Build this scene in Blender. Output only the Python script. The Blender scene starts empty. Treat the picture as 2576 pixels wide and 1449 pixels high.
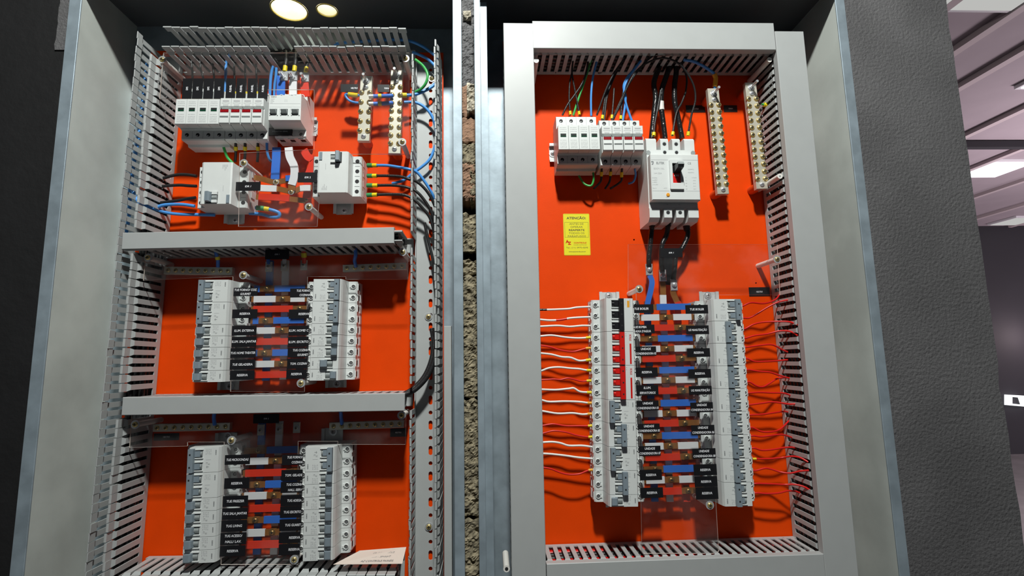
import bpy, math, random
from mathutils import Vector, Matrix, noise
from mathutils.geometry import tessellate_polygon
random.seed(7)
S = bpy.context.scene
COL = S.collection

# ------------------------------------------------------------------ camera
FPX = 1315.0; PW, PH = 2576.0, 1449.0
PITCH, YAW, ROLL = 0.136, 0.0437, -0.0192
CAMD = 905.0                  # mm from the orange mounting plates to the camera
ZC = 1.5                      # camera height above the floor, m
def cam_rows():
    cp, sp = math.cos(PITCH), math.sin(PITCH); cy, sy = math.cos(YAW), math.sin(YAW); cr, sr = math.cos(ROLL), math.sin(ROLL)
    Rx = Matrix(((1,0,0),(0,cp,sp),(0,-sp,cp))); Ry = Matrix(((cy,0,-sy),(0,1,0),(sy,0,cy))); Rz = Matrix(((cr,-sr,0),(sr,cr,0),(0,0,1)))
    return Rz @ Rx @ Ry       # rows: camera right, down, forward in (X, down, into the wall)
ROWS = cam_rows()
cd = bpy.data.cameras.new('camera'); cam = bpy.data.objects.new('camera', cd); COL.objects.link(cam)
cd.sensor_width = 36.0; cd.lens = FPX/PW*36.0; cd.clip_start = 0.01; cd.clip_end = 100
def w3(v): return Vector((v[0], v[2], -v[1]))
rt, dn, fw = w3(ROWS[0]), w3(ROWS[1]), w3(ROWS[2])
m = Matrix((rt, -dn, -fw)).transposed().to_4x4(); m.translation = Vector((0, -CAMD/1000, ZC)); cam.matrix_world = m
S.camera = cam
# ------------------------------------------------------------------ world, lamps, exposure
wd = bpy.data.worlds.new('world'); S.world = wd; wd.use_nodes = True
wd.node_tree.nodes['Background'].inputs[0].default_value = (0.62, 0.66, 0.80, 1)
wd.node_tree.nodes['Background'].inputs[1].default_value = 0.045
def area(name, loc, target, size, power, color, shape='DISK', size_y=None):
    l = bpy.data.lights.new(name, 'AREA'); l.energy = power; l.color = color; l.shape = shape; l.size = size
    if size_y: l.size_y = size_y
    o = bpy.data.objects.new(name, l); COL.objects.link(o); o.location = loc
    o.rotation_euler = (Vector(target)-Vector(loc)).to_track_quat('-Z', 'Y').to_euler(); return o
area('work_lamp', (0.02, -1.10, 2.86), (0.0, 0.0, 1.35), 0.12, 34.0, (0.98, 1.0, 0.95))
def point(name, loc, power, color, r):
    l = bpy.data.lights.new(name, 'POINT'); l.energy = power; l.color = color; l.shadow_soft_size = r
    o = bpy.data.objects.new(name, l); COL.objects.link(o); o.location = loc
point('room_fill', (5.6, 2.6, 1.6), 250.0, (0.98, 0.86, 0.92), .5)  # added unseen fill that brightens the ceiling from below, no fixture
point('room_fill', (9.5, 4.6, 1.6), 160.0, (0.95, 0.82, 0.92), .5)  # second added fill, deeper in the room
S.view_settings.view_transform = 'Standard'; S.view_settings.look = 'None'
S.view_settings.gamma = 1.0; S.view_settings.use_curve_mapping = False
S.view_settings.exposure = 0.0

# ------------------------------------------------------------------ pixel -> mm on a plane d mm in front of the plates
def at(u, v, d):
    c = Vector((u-PW/2, v-PH/2, FPX)); w = ROWS.transposed() @ c; k = (CAMD-d)/w[2]
    return w[0]*k, -w[1]*k
def P(u, v, d):
    x, z = at(u, v, d); return Vector((x, -d, z))
def depth_at_x(u, v, X):
    c = Vector((u-PW/2, v-PH/2, FPX)); w = ROWS.transposed() @ c; return CAMD - X*w[2]/w[0]
def Wm(p): return Vector((p[0]/1000, p[1]/1000, p[2]/1000+ZC))

# ------------------------------------------------------------------ materials
MATS = {}
def mat(name, col, rough=0.5, metal=0.0, var=0.0, scale=60, bump=0.0, bscale=300, spec=None, col2=None, stretch=None):
    m = bpy.data.materials.new(name); m.use_nodes = True; nt = m.node_tree; b = nt.nodes['Principled BSDF']
    b.inputs['Base Color'].default_value = (*col, 1); b.inputs['Roughness'].default_value = rough; b.inputs['Metallic'].default_value = metal
    if spec is not None: b.inputs['Specular IOR Level'].default_value = spec
    if var or bump:
        tc = nt.nodes.new('ShaderNodeTexCoord'); src = tc.outputs['Object']
        if stretch:
            mp = nt.nodes.new('ShaderNodeMapping'); mp.inputs['Scale'].default_value = stretch; nt.links.new(src, mp.inputs[0]); src = mp.outputs[0]
    if var:
        n = nt.nodes.new('ShaderNodeTexNoise'); n.inputs['Scale'].default_value = scale; n.inputs['Detail'].default_value = 6
        nt.links.new(src, n.inputs['Vector'])
        r = nt.nodes.new('ShaderNodeValToRGB'); c2 = col2 or tuple(c*(1-var) for c in col)
        r.color_ramp.elements[0].position = 0.35; r.color_ramp.elements[1].position = 0.65
        r.color_ramp.elements[0].color = (*c2, 1); r.color_ramp.elements[1].color = (*col, 1)
        nt.links.new(n.outputs['Fac'], r.inputs['Fac']); nt.links.new(r.outputs['Color'], b.inputs['Base Color'])
    if bump:
        n2 = nt.nodes.new('ShaderNodeTexNoise'); n2.inputs['Scale'].default_value = bscale; n2.inputs['Detail'].default_value = 4
        nt.links.new(src, n2.inputs['Vector'])
        bp = nt.nodes.new('ShaderNodeBump'); bp.inputs['Strength'].default_value = bump; bp.inputs['Distance'].default_value = 0.002
        nt.links.new(n2.outputs['Fac'], bp.inputs['Height']); nt.links.new(bp.outputs['Normal'], b.inputs['Normal'])
    MATS[name] = m; return m
mat('orange', (0.82, 0.062, 0.0008), 0.55, 0, 0.06, 25, 0.05, 400, spec=0.12)
mat('galv', (0.68, 0.72, 0.68), 0.5, 0.12, 0.22, 9, 0.03, 200)
mat('galv_worn', (0.36, 0.44, 0.50), 0.5, 0.35, 0.25, 30, 0.05, 120)
mat('duct', (0.43, 0.45, 0.45), 0.42, 0, 0.03, 40)
mat('white', (0.70, 0.73, 0.72), 0.38, 0, 0.02, 80)
mat('white_side', (0.66, 0.66, 0.66), 0.45)
mat('nylon', (0.78, 0.76, 0.72), 0.45)
mat('grey_lever', (0.22, 0.27, 0.31), 0.4)
mat('drum', (0.30, 0.33, 0.33), 0.35)
mat('print', (0.20, 0.21, 0.22), 0.6)
mat('print_pale', (0.42, 0.43, 0.44), 0.6)
mat('black', (0.012, 0.012, 0.014), 0.35)
mat('black_cable', (0.015, 0.015, 0.016), 0.42, 0, 0, 60, 0.25, 500)
mat('tape', (0.012, 0.012, 0.013), 0.22, 0, 0, 60, 0.5, 180)
mat('label_black', (0.008, 0.008, 0.010), 0.4)
mat('letter_white', (0.85, 0.86, 0.9), 0.5)
mat('red', (0.62, 0.012, 0.008), 0.35)
mat('sleeve_red', (0.72, 0.035, 0.012), 0.4)
mat('sleeve_blue', (0.035, 0.16, 0.62), 0.4)
mat('sleeve_white', (0.78, 0.78, 0.80), 0.4)
mat('wire_red', (0.66, 0.012, 0.010), 0.35)
mat('wire_white', (0.80, 0.79, 0.76), 0.38)
mat('wire_blue', (0.07, 0.30, 0.75), 0.35)
mat('wire_green', (0.05, 0.40, 0.09), 0.35)
mat('yellow', (0.80, 0.62, 0.01), 0.45)
mat('ferrule_orange', (0.80, 0.36, 0.02), 0.45)
mat('ferrule_green', (0.04, 0.27, 0.09), 0.45)
mat('copper', (0.52, 0.21, 0.06), 0.32, 0.55, 0.25, 60)
mat('brass', (0.72, 0.56, 0.24), 0.28, 0.75)
mat('nickel', (0.68, 0.65, 0.55), 0.4, 0.45, 0.08, 60)
mat('steel', (0.66, 0.68, 0.70), 0.3, 0.55)
mat('zinc_rail', (0.58, 0.60, 0.60), 0.4, 0.2)
mat('screw_dark', (0.40, 0.25, 0.10), 0.4, 0.8)
mat('isolator', (0.62, 0.075, 0.008), 0.45)
mat('dark_hole', (0.01, 0.01, 0.012), 0.7)
mat('led_red', (0.22, 0.004, 0.010), 0.25)
mat('win_green', (0.006, 0.05, 0.025), 0.25)
mat('sticker', (0.80, 0.74, 0.02), 0.4)
mat('sticker_ink', (0.08, 0.07, 0.02), 0.6)
mat('amber', (0.85, 0.33, 0.02), 0.3)
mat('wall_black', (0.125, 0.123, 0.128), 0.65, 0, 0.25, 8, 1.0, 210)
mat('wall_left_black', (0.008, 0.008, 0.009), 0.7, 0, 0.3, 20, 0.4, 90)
mat('enclosure_shade', (0.12, 0.125, 0.135), 0.5, 0.2)  # steel top lying in shadow; the shade is put into this dark colour
mat('ceiling', (0.40, 0.34, 0.37), 0.8, 0, 0.08, 3)
mat('ceiling_rib', (0.55, 0.47, 0.48), 0.7)
mat('room_dark', (0.022, 0.021, 0.026), 0.8, 0, 0.1, 2)
mat('floor_grey', (0.18, 0.17, 0.17), 0.6, 0, 0.2, 4)
mat('plaster', (0.66, 0.60, 0.48), 0.9, 0, 0.5, 160, 1.0, 260)
mat('brick', (0.34, 0.20, 0.13), 0.9, 0, 0.35, 60, 0.6, 260)
mat('mortar', (0.36, 0.31, 0.21), 0.95, 0, 0.65, 110, 1.0, 200)
mat('paper', (0.72, 0.62, 0.55), 0.7)
mat('pale_disc', (0.85, 0.83, 0.72), 0.8, 0, 0.12, 60)
mat('rim_yellow', (0.55, 0.45, 0.12), 0.7)
def emis(name, col, st):
    m = bpy.data.materials.new(name); m.use_nodes = True; nt = m.node_tree; nt.nodes.remove(nt.nodes['Principled BSDF'])
    e = nt.nodes.new('ShaderNodeEmission'); e.inputs[0].default_value = (*col, 1); e.inputs[1].default_value = st
    nt.links.new(e.outputs[0], nt.nodes['Material Output'].inputs[0]); MATS[name] = m
emis('skylight', (1.0, 0.97, 1.0), 2.2)
emis('skylight_dim', (0.62, 0.62, 0.60), 0.8)
emis('lit_window', (0.95, 0.97, 1.0), 1.6)
def acrylic():
    m = bpy.data.materials.new('acrylic'); m.use_nodes = True; nt = m.node_tree; nt.nodes.remove(nt.nodes['Principled BSDF'])
    tr = nt.nodes.new('ShaderNodeBsdfTransparent'); tr.inputs[0].default_value = (0.975, 0.98, 0.98, 1)
    gl = nt.nodes.new('ShaderNodeBsdfGlossy'); gl.inputs[1].default_value = 0.06
    df = nt.nodes.new('ShaderNodeBsdfDiffuse'); df.inputs[0].default_value = (0.7, 0.68, 0.66, 1)
    fr = nt.nodes.new('ShaderNodeFresnel'); fr.inputs[0].default_value = 1.49
    a = nt.nodes.new('ShaderNodeMixShader'); b = nt.nodes.new('ShaderNodeMixShader')
    tc = nt.nodes.new('ShaderNodeTexCoord'); n = nt.nodes.new('ShaderNodeTexNoise'); n.inputs['Scale'].default_value = 14; n.inputs['Detail'].default_value = 8
    rp = nt.nodes.new('ShaderNodeValToRGB'); rp.color_ramp.elements[0].position = .48; rp.color_ramp.elements[1].position = .8
    rp.color_ramp.elements[0].color = (.004,)*3+(1,); rp.color_ramp.elements[1].color = (.05,)*3+(1,)
    nt.links.new(tc.outputs['Object'], n.inputs['Vector']); nt.links.new(n.outputs['Fac'], rp.inputs[0])
    geo = nt.nodes.new('ShaderNodeNewGeometry'); inv = nt.nodes.new('ShaderNodeMath'); inv.operation = 'SUBTRACT'; inv.inputs[0].default_value = 1.0
    mul = nt.nodes.new('ShaderNodeMath'); mul.operation = 'MULTIPLY'                       # reflect at the outer face only
    nt.links.new(geo.outputs['Backfacing'], inv.inputs[1]); nt.links.new(fr.outputs[0], mul.inputs[0]); nt.links.new(inv.outputs[0], mul.inputs[1])
    nt.links.new(mul.outputs[0], a.inputs[0]); nt.links.new(tr.outputs[0], a.inputs[1]); nt.links.new(gl.outputs[0], a.inputs[2])
    nt.links.new(rp.outputs[0], b.inputs[0]); nt.links.new(a.outputs[0], b.inputs[1]); nt.links.new(df.outputs[0], b.inputs[2])
    nt.links.new(b.outputs[0], nt.nodes['Material Output'].inputs[0]); MATS['acrylic'] = m
acrylic()
mat('acrylic_edge', (0.72, 0.66, 0.60), 0.2)

# ------------------------------------------------------------------ text outlines (one temporary font object, cached)
TXT = {}
def text_geo(s, size, xs, shear, bold, align):
    k = (s, size, xs, shear, bold, align)
    if k in TXT: return TXT[k]
    c = bpy.data.curves.new('t', 'FONT'); c.body = s; c.size = size; c.shear = shear; c.offset = bold*size; c.resolution_u = 2
    c.align_x = align; c.space_line = 1.25
    o = bpy.data.objects.new('t', c); COL.objects.link(o)
    me = bpy.data.meshes.new_from_object(o.evaluated_get(bpy.context.evaluated_depsgraph_get()))
    vs = [(v.co.x*xs, v.co.y) for v in me.vertices]; fs = [tuple(p.vertices) for p in me.polygons]
    bpy.data.objects.remove(o); bpy.data.curves.remove(c); bpy.data.meshes.remove(me)
    if vs:
        z0 = min(v[1] for v in vs); z1 = max(v[1] for v in vs); vs = [(x, z-(z0+z1)/2) for x, z in vs]
    TXT[k] = (vs, fs); return TXT[k]

# ------------------------------------------------------------------ mesh builder (mm)
class MB:
    def __init__(s): s.v = []; s.f = []; s.m = []; s.ms = []; s.sm = []
    def mi(s, name):
        if name not in s.ms: s.ms.append(name)
        return s.ms.index(name)
    def add(s, vs, fs, mt, smooth=False):
        b = len(s.v); s.v += [tuple(v) for v in vs]; i = s.mi(mt)
        for f in fs: s.f.append(tuple(b+k for k in f)); s.m.append(i); s.sm.append(smooth)
        return s
    def box(s, x0, x1, y0, y1, z0, z1, mt, bev=0.0):
        if bev:
            b = bev; vs = []
            for y, e in ((y1, 0), (y0+b, 0), (y0, b)):      # front edge (y0) bevelled
                vs += [(x0+e, y, z0+e), (x1-e, y, z0+e), (x1-e, y, z1-e), (x0+e, y, z1-e)]
            fs = [(0, 3, 2, 1), (8, 9, 10, 11)]
            for r in (0, 4):
                for k in range(4): fs.append((r+k, r+(k+1) % 4, r+4+(k+1) % 4, r+4+k))
            return s.add(vs, fs, mt)
        vs = [(x0,y0,z0),(x1,y0,z0),(x1,y1,z0),(x0,y1,z0),(x0,y0,z1),(x1,y0,z1),(x1,y1,z1),(x0,y1,z1)]
        return s.add(vs, [(0,3,2,1),(4,5,6,7),(0,1,5,4),(1,2,6,5),(2,3,7,6),(3,0,4,7)], mt)
    def prism(s, prof, z0, z1, mt, axis='z'):
        # prof: (x, d) polygon with d = distance in front of the plate; extruded along z (or x: prof holds (z, d))
        n = len(prof)
        if axis == 'z': vs = [(a, -d, z0) for a, d in prof]+[(a, -d, z1) for a, d in prof]
        else: vs = [(z0, -d, a) for a, d in prof]+[(z1, -d, a) for a, d in prof]
        fs = [tuple(range(n-1, -1, -1)), tuple(range(n, 2*n))]+[(k, (k+1) % n, n+(k+1) % n, n+k) for k in range(n)]
        return s.add(vs, fs, mt)
    def slab(s, outer, holes, y0, y1, mt, edge=None):
        # polygons in (x, z), thickness from y0 (front) to y1
        loops = [outer]+list(holes); edge = edge or mt
        tris = tessellate_polygon([[Vector((x, z, 0)) for x, z in l] for l in loops])
        pts = [p for l in loops for p in l]; n = len(pts)
        s.add([(x, y0, z) for x, z in pts]+[(x, y1, z) for x, z in pts], [tuple(t) for t in tris]+[tuple(n+k for k in reversed(t)) for t in tris], mt)
        b = 0
        for l in loops:
            k = len(l); s.add([(x, y0, z) for x, z in l]+[(x, y1, z) for x, z in l], [(i, (i+1) % k, k+(i+1) % k, k+i) for i in range(k)], edge)
        return s
    def cyl(s, p, ax, r, h, mt, n=12, r2=None, cap=True, smooth=True):
        p = Vector(p); ax = Vector(ax).normalized(); q = ax.to_track_quat('Z', 'Y'); r2 = r if r2 is None else r2
        vs = []
        for k, (hh, rr) in enumerate(((0, r), (h, r2))):
            for i in range(n):
                a = 2*math.pi*i/n; vs.append(p+q @ Vector((rr*math.cos(a), rr*math.sin(a), hh)))
        s.add(vs, [(i, (i+1) % n, n+(i+1) % n, n+i) for i in range(n)], mt, smooth)
        if cap: s.add(vs, [tuple(range(n-1, -1, -1)), tuple(range(n, 2*n))], mt)
        return s
    def dome(s, p, ax, r, h, mt, n=12):
        p = Vector(p); q = Vector(ax).normalized().to_track_quat('Z', 'Y'); vs = []; rings = [(1, 0), (.92, .45), (.65, .82)]
        for rr, hh in rings:
            for i in range(n):
                a = 2*math.pi*i/n; vs.append(p+q @ Vector((r*rr*math.cos(a), r*rr*math.sin(a), h*hh)))
        vs.append(p+q @ Vector((0, 0, h))); t = len(vs)-1; fs = []
        for k in range(2):
            for i in range(n): fs.append((k*n+i, k*n+(i+1) % n, (k+1)*n+(i+1) % n, (k+1)*n+i))
        fs += [(2*n+i, 2*n+(i+1) % n, t) for i in range(n)]
        return s.add(vs, fs, mt, True)
    def tube(s, pts, r, mt, n=8):
        pts = [Vector(p) for p in pts]; vs = []; N = len(pts); up = None
        for i, p in enumerate(pts):
            t = (pts[min(i+1, N-1)]-pts[max(i-1, 0)]).normalized()
            if up is None: up = t.orthogonal().normalized()
            up = (up-t*up.dot(t)).normalized(); bi = t.cross(up); rr = r[i] if isinstance(r, (list, tuple)) else r
            for k in range(n):
                a = 2*math.pi*k/n; vs.append(p+up*(rr*math.cos(a))+bi*(rr*math.sin(a)))
        s.add(vs, [(i*n+k, i*n+(k+1) % n, (i+1)*n+(k+1) % n, (i+1)*n+k) for i in range(N-1) for k in range(n)], mt, True)
        s.add(vs, [tuple(range(n-1, -1, -1)), tuple(range((N-1)*n, N*n))], mt); return s
    def text(s, t, size, cx, cz, y, mt, xs=1.0, rot=0.0, shear=0.0, bold=0.0, align='CENTER', fit=None):
        vs, fs = text_geo(t, size, xs, shear, bold, align)
        if not vs: return s
        k = 1.0
        if fit:
            w = max(v[0] for v in vs)-min(v[0] for v in vs); k = fit/w
        c, sn = math.cos(rot), math.sin(rot)
        return s.add([(cx+(x*k)*c-z*sn, y, cz+(x*k)*sn+z*c) for x, z in vs], fs, mt)
    def screw(s, p, r, mt='brass', washer=None, slot='cross', h=None):
        # head facing the camera (-y) at p
        x, y, z = p; h = h or r*0.6
        if washer: s.cyl((x, y, z), (0, -1, 0), washer, 1.0, 'steel', 16)
        s.dome((x, y-(1.0 if washer else 0), z), (0, -1, 0), r, h, mt, 12)
        yy = y-(1.0 if washer else 0)-h
        s.box(x-r*.55, x+r*.55, yy-.12, yy+.5, z-r*.12, z+r*.12, 'dark_hole')
        if slot == 'cross': s.box(x-r*.12, x+r*.12, yy-.12, yy+.5, z-r*.55, z+r*.55, 'dark_hole')
        return s
    def mesh(s, name):
        me = bpy.data.meshes.new(name); me.from_pydata([(x/1000, y/1000, z/1000) for x, y, z in s.v], [], s.f)
        for n in s.ms: me.materials.append(MATS[n])
        me.polygons.foreach_set('material_index', s.m); me.polygons.foreach_set('use_smooth', s.sm); me.update(); return me
    def build(s, name, parent=None, loc=(0, 0, 0), rot=0.0):
        return put(name, s.mesh(name), parent, loc, rot)
def put(name, me, parent=None, loc=(0, 0, 0), rot=0.0):
    # loc in mm: local to the parent, or in the wall frame when there is none
    o = bpy.data.objects.new(name, me); COL.objects.link(o)
    if parent is not None: o.parent = parent; o.location = Vector(loc)/1000
    else: o.location = Wm(loc)
    if rot: o.rotation_euler = (0, rot, 0)
    return o
def tag(o, label, cat, group=None):
    o['label'] = label; o['category'] = cat
    if group: o['group'] = group
    return o
def thing(name, label, cat, loc=(0, 0, 0), rot=0.0, group=None):
    o = bpy.data.objects.new(name, None); COL.objects.link(o); o.location = Wm(loc); o.empty_display_size = .02
    if rot: o.rotation_euler = (0, rot, 0)
    return tag(o, label, cat, group)
def struct(o): o['kind'] = 'structure'; return o
def poly(us, d):        # pixel outline -> (x, z) polygon on plane d
    return [at(u, v, d) for u, v in us]
def rrect(x0, x1, z0, z1, r, n=4):
    out = []
    for cx, cz, a0 in ((x1-r, z1-r, 0), (x0+r, z1-r, 90), (x0+r, z0+r, 180), (x1-r, z0+r, 270)):
        for i in range(n+1):
            a = math.radians(a0+90*i/n); out.append((cx+r*math.cos(a), cz+r*math.sin(a)))
    return out
def smooth_path(pts, n=6):
    pts = [Vector(p) for p in pts]; out = []
    for i in range(len(pts)-1):
        p0 = pts[max(i-1, 0)]; p1 = pts[i]; p2 = pts[i+1]; p3 = pts[min(i+2, len(pts)-1)]
        for k in range(n):
            t = k/n; out.append(0.5*((2*p1)+(p2-p0)*t+(2*p0-5*p1+4*p2-p3)*t*t+(3*p1-p0-3*p2+p3)*t**3))
    out.append(pts[-1]); return out
ORD = ['top', 'second', 'third', 'fourth', 'fifth', 'sixth', 'seventh', 'eighth', 'ninth', 'tenth', 'eleventh', 'twelfth', 'thirteenth', 'fourteenth', 'fifteenth', 'sixteenth', 'seventeenth', 'eighteenth']

# ================================================================== SETTING
def hslab(outer, holes, z0, z1, mt):
    b = MB().slab(outer, holes, z0, z1, mt); b.v = [(x, z, y) for x, y, z in b.v]; return b   # polygon in (x, y), thickness in z
b = MB(); pts = []
for k in range(90):                                  # free right-hand edge of the pier, slightly ragged
    z = -1500+k*38; j = noise.noise(Vector((k*.9, 3, 1)))*2.6
    if -90 < z < -40: j -= 4
    pts.append((799+j, z))
b.slab([(614, -1500)]+pts+[(614, 1880)], [], -105, 150, 'wall_black')
wall_right = struct(b.build('wall_right'))
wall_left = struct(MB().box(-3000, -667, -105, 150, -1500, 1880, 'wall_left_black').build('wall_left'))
lip = MB(); pl = [(-667, 500)]+[(-683+noise.noise(Vector((k*.7, 9, 2)))*5, 500+k*9) for k in range(16)]+[(-667, 640)]
lip.slab(pl, [], -107, -105.1, 'wall_black'); lip.build('plaster_lip', wall_left)
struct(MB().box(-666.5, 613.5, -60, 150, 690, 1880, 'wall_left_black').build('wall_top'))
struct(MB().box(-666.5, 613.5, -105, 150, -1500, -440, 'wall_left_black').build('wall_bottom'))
struct(MB().box(-3000, 13000, -4000, 6800, -1560, -1500.5, 'floor_grey').build('floor'))
ceiling = struct(MB().box(-3000, 13000, -1500, 6800, 1900, 1960, 'ceiling').build('ceiling'))
rib = MB().box(-28, 28, -1400, 6600, -36, 0, 'ceiling_rib', ).mesh('rib')
for X in (2530, 2960, 3400, 4215, 5030, 6000, 7000, 8000, 9000): put('ceiling_rib', rib, ceiling, (X, 0, 1899))
put('cross_beam', MB().box(1000, 12500, 3440, 3500, -70, -10, 'room_dark').mesh('cross_beam'), ceiling, (0, 0, 1900))
struct(MB().box(-3000, 13000, 6640, 6800, -1500, 1899.5, 'room_dark').build('wall_back'))
struct(MB().box(12900, 13000, -1500, 6639, -1500, 1899.5, 'room_dark').build('wall_side'))
def panel(x0, x1, y0, y1, mt, label):
    t = thing('ceiling_light', label, 'light', (0, 0, 0))
    MB().box(x0-25, x1+25, y0-25, y1+25, 1872, 1898, 'sleeve_white').build('frame', t)
    MB().box(x0, x1, y0, y1, 1866, 1871.9, mt).build('diffuser', t)
panel(2480, 2915, 1220, 1645, 'skylight_dim', 'pale square ceiling panel at the top edge beside the pier')
panel(3850, 4260, 2050, 2480, 'skylight', 'bright ceiling light cut off by the right edge of the picture')
panel(5090, 5515, 3930, 4350, 'skylight', 'bright square ceiling light just past the dark cross beam')
panel(7560, 7950, 6080, 6470, 'skylight_dim', 'farthest dim ceiling panel, close to the dark back wall')
def far(pts): return [at(u, v, CAMD-7500) for u, v in pts]
w1 = struct(MB().slab(far([(2533, 1019), (2533, 993), (2570, 995), (2580, 1023)]), [far([(2541, 1015), (2541, 998), (2563, 1000), (2569, 1018)])], 6560, 6635, 'lit_window').build('window_1'))
MB().slab(far([(2540, 1016), (2540, 997), (2564, 999), (2570, 1019)]), [], 6610, 6620, 'room_dark').build('pane', w1)
fx, fz = at(2600, 845, CAMD-7300); point('far_glow', (fx/1000, 6.35, ZC+fz/1000), 9.0, (1.0, 0.80, 0.80), .15)  # unseen light added to give the pink glow on the back wall
# ------------------------------------------------------------------ rubble strip between the boxes
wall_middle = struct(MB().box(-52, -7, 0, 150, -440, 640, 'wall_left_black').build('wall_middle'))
def rubble(name, z0, z1, d0, amp, mt, x0=-51.5, x1=-8, seed=0, cell=2.2, top=None):
    nx = max(4, int((x1-x0)/cell)); nz = max(3, int((z1-z0)/cell)); b = MB(); vs = []; rnd = random.Random(seed)
    for j in range(nz+1):
        for i in range(nx+1):
            x = x0+(x1-x0)*i/nx; z = z0+(z1-z0)*j/nz
            h = noise.fractal(Vector((x*.09+seed, z*.09, seed*3.1)), 1.0, 2.0, 4)*amp+rnd.uniform(-.25, .25)*amp
            e = min(j, nz-j); h -= amp*.9 if e == 0 else 0
            zz = z+(noise.noise(Vector((x*.12, seed, z*.02)))*7 if e == 0 else 0)
            vs.append((x, -(d0+h), zz))
    fs = [(j*(nx+1)+i, j*(nx+1)+i+1, (j+1)*(nx+1)+i+1, (j+1)*(nx+1)+i) for j in range(nz) for i in range(nx)]
    b.add(vs, fs, mt); N = len(vs)
    # skirt back to the slab
    ring = [i for i in range(nx+1)]+[j*(nx+1)+nx for j in range(1, nz+1)]+[nz*(nx+1)+i for i in range(nx-1, -1, -1)]+[j*(nx+1) for j in range(nz-1, 0, -1)]
    rv = [vs[k] for k in ring]; n = len(rv)
    b.add(rv+[(x, 0.5, z) for x, y, z in rv], [(i, (i+1) % n, n+(i+1) % n, n+i) for i in range(n)], mt)
    return b.build(name, wall_middle)
def zr(v, d=55): return at(1180, v, d)[1]
rubble('plaster_patch', zr(205), zr(-60), 40, 3, 'wall_black', seed=2)
rubble('plaster_blob', zr(286), zr(216), 62, 5, 'plaster', -34, -9, 3)
rubble('plaster_blob', zr(40), zr(20), 50, 4, 'plaster', -40, -26, 13)
rubble('brick', zr(284), zr(212), 50, 2.0, 'brick', seed=4)
rubble('brick', zr(358), zr(296), 54, 2.0, 'brick', seed=5)
rubble('mortar', zr(420), zr(360), 54, 4.0, 'mortar', seed=6)
rubble('brick', zr(500), zr(412), 55, 4.0, 'brick', seed=15, x1=-22)
rubble('mortar', zr(500), zr(412), 55, 5.0, 'mortar', seed=16, x0=-30)
rubble('concrete_chunk', zr(636), zr(538), 58, 4.0, 'mortar', seed=7)
rubble('concrete_chunk', zr(690), zr(648), 45, 6.0, 'mortar', seed=8)
rubble('concrete_chunk', zr(1000), zr(694), 58, 4.5, 'mortar', seed=9)
rubble('concrete_chunk', zr(1300), zr(1004), 57, 4.5, 'mortar', seed=10)
rubble('concrete_chunk', zr(1560), zr(1304), 59, 4.5, 'mortar', seed=11)

# ------------------------------------------------------------------ enclosures
def enclosure(name, label, x0, x1, f0, f1, holes, extra=None):
    # inner faces x0..x1, flanges out to f0 / f1, front at d = 110, back at d = -20
    t = thing(name, label, 'cabinet', (0, 0, -420))
    def B(part, mb): return mb.build(part, t, (0, 0, 420))
    B('back_panel', MB().box(x0, x1, 20, 22, -420, 627, 'galv_worn'))
    B('side_wall', MB().box(x0-2, x0, -108, 19.8, -420, 627, 'galv'))
    B('side_wall', MB().box(x1, x1+2, -108, 19.8, -420, 627, 'galv'))
    B('flange', MB().box(f0, x0+.6, -110, -108.1, -420, 640, 'galv_worn', .6))
    B('flange', MB().box(x1-.6, f1, -110, -108.1, -420, 640, 'galv_worn', .6))
    B('flange', MB().box(x0+.8, x1-.8, -110, -108.1, 600, 640, 'galv_worn', .6))
    circ = [[(cx+r*math.cos(k*math.pi/14), cy+r*math.sin(k*math.pi/14)) for k in range(28)] for cx, cy, r in holes]
    B('top_panel', hslab([(x0, -108), (x1, -108), (x1, 19.8), (x0, 19.8)], circ, 627.2, 629, 'enclosure_shade'))
    B('shadow_baffle', MB().box(x0+.5, x1-.5, 17.5, 19.5, 515, 627, 'enclosure_shade')) if extra else None
    for cx, cy, r in holes:
        s = MB(); n = 28; ring = lambda rr, z: [(cx+rr*math.cos(2*math.pi*k/n), cy+rr*math.sin(2*math.pi*k/n), z) for k in range(n)]
        s.add(ring(r+.2, 629.1)+ring(r+.2, 669), [(k, (k+1) % n, n+(k+1) % n, n+k) for k in range(n)], 'pale_disc', True)  # pale shaft added above the hole to catch the hidden light
        s.add(ring(r+.2, 669), [tuple(range(n))], 'pale_disc')
        s.add(ring(r+.1, 626.4)+ring(r-2.2, 626.4)+ring(r-2.2, 629), [(k, (k+1) % n, n+(k+1) % n, n+k) for k in range(n)]+[(n+k, n+(k+1) % n, 2*n+(k+1) % n, 2*n+k) for k in range(n)], 'rim_yellow')
        B('knockout', s)
        l = bpy.data.lights.new('shaft_fill', 'POINT'); l.energy = .045*(r/30)**2; l.shadow_soft_size = .004; l.color = (1, .97, .86)  # added hidden light that makes the hole look bright; no lamp here
        o = bpy.data.objects.new('shaft_fill', l); COL.objects.link(o); o.location = Wm((cx, cy-r*.45, 655))
    return t
boxL = enclosure('electrical_enclosure', 'galvanised steel cabinet on the left, with open wiring ducts and round knockouts in its top', -648, -54, -666, -40, [(-351, -31, 32), (-284.5, -30, 19)])
boxR = enclosure('electrical_enclosure', 'galvanised steel cabinet on the right beside the black pier, ducts covered', -10, 598, -19.5, 613.5, [])
MB().box(-9.8, 1.5, -96, -94, -420, 598, 'galv_worn').build('inner_lip', boxR, (0, 0, 420))
for px, py in ((1282, 1432),):
    x, z = at(px, py, 84); x = 20; MB().cyl((x, -20, z), (0, -1, 0), 5, 62, 'nylon', 12).cyl((x, -82, z), (0, -1, 0), 2.5, .4, 'dark_hole', 10).build('plug_stud', boxR, (0, 0, 420))
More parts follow.
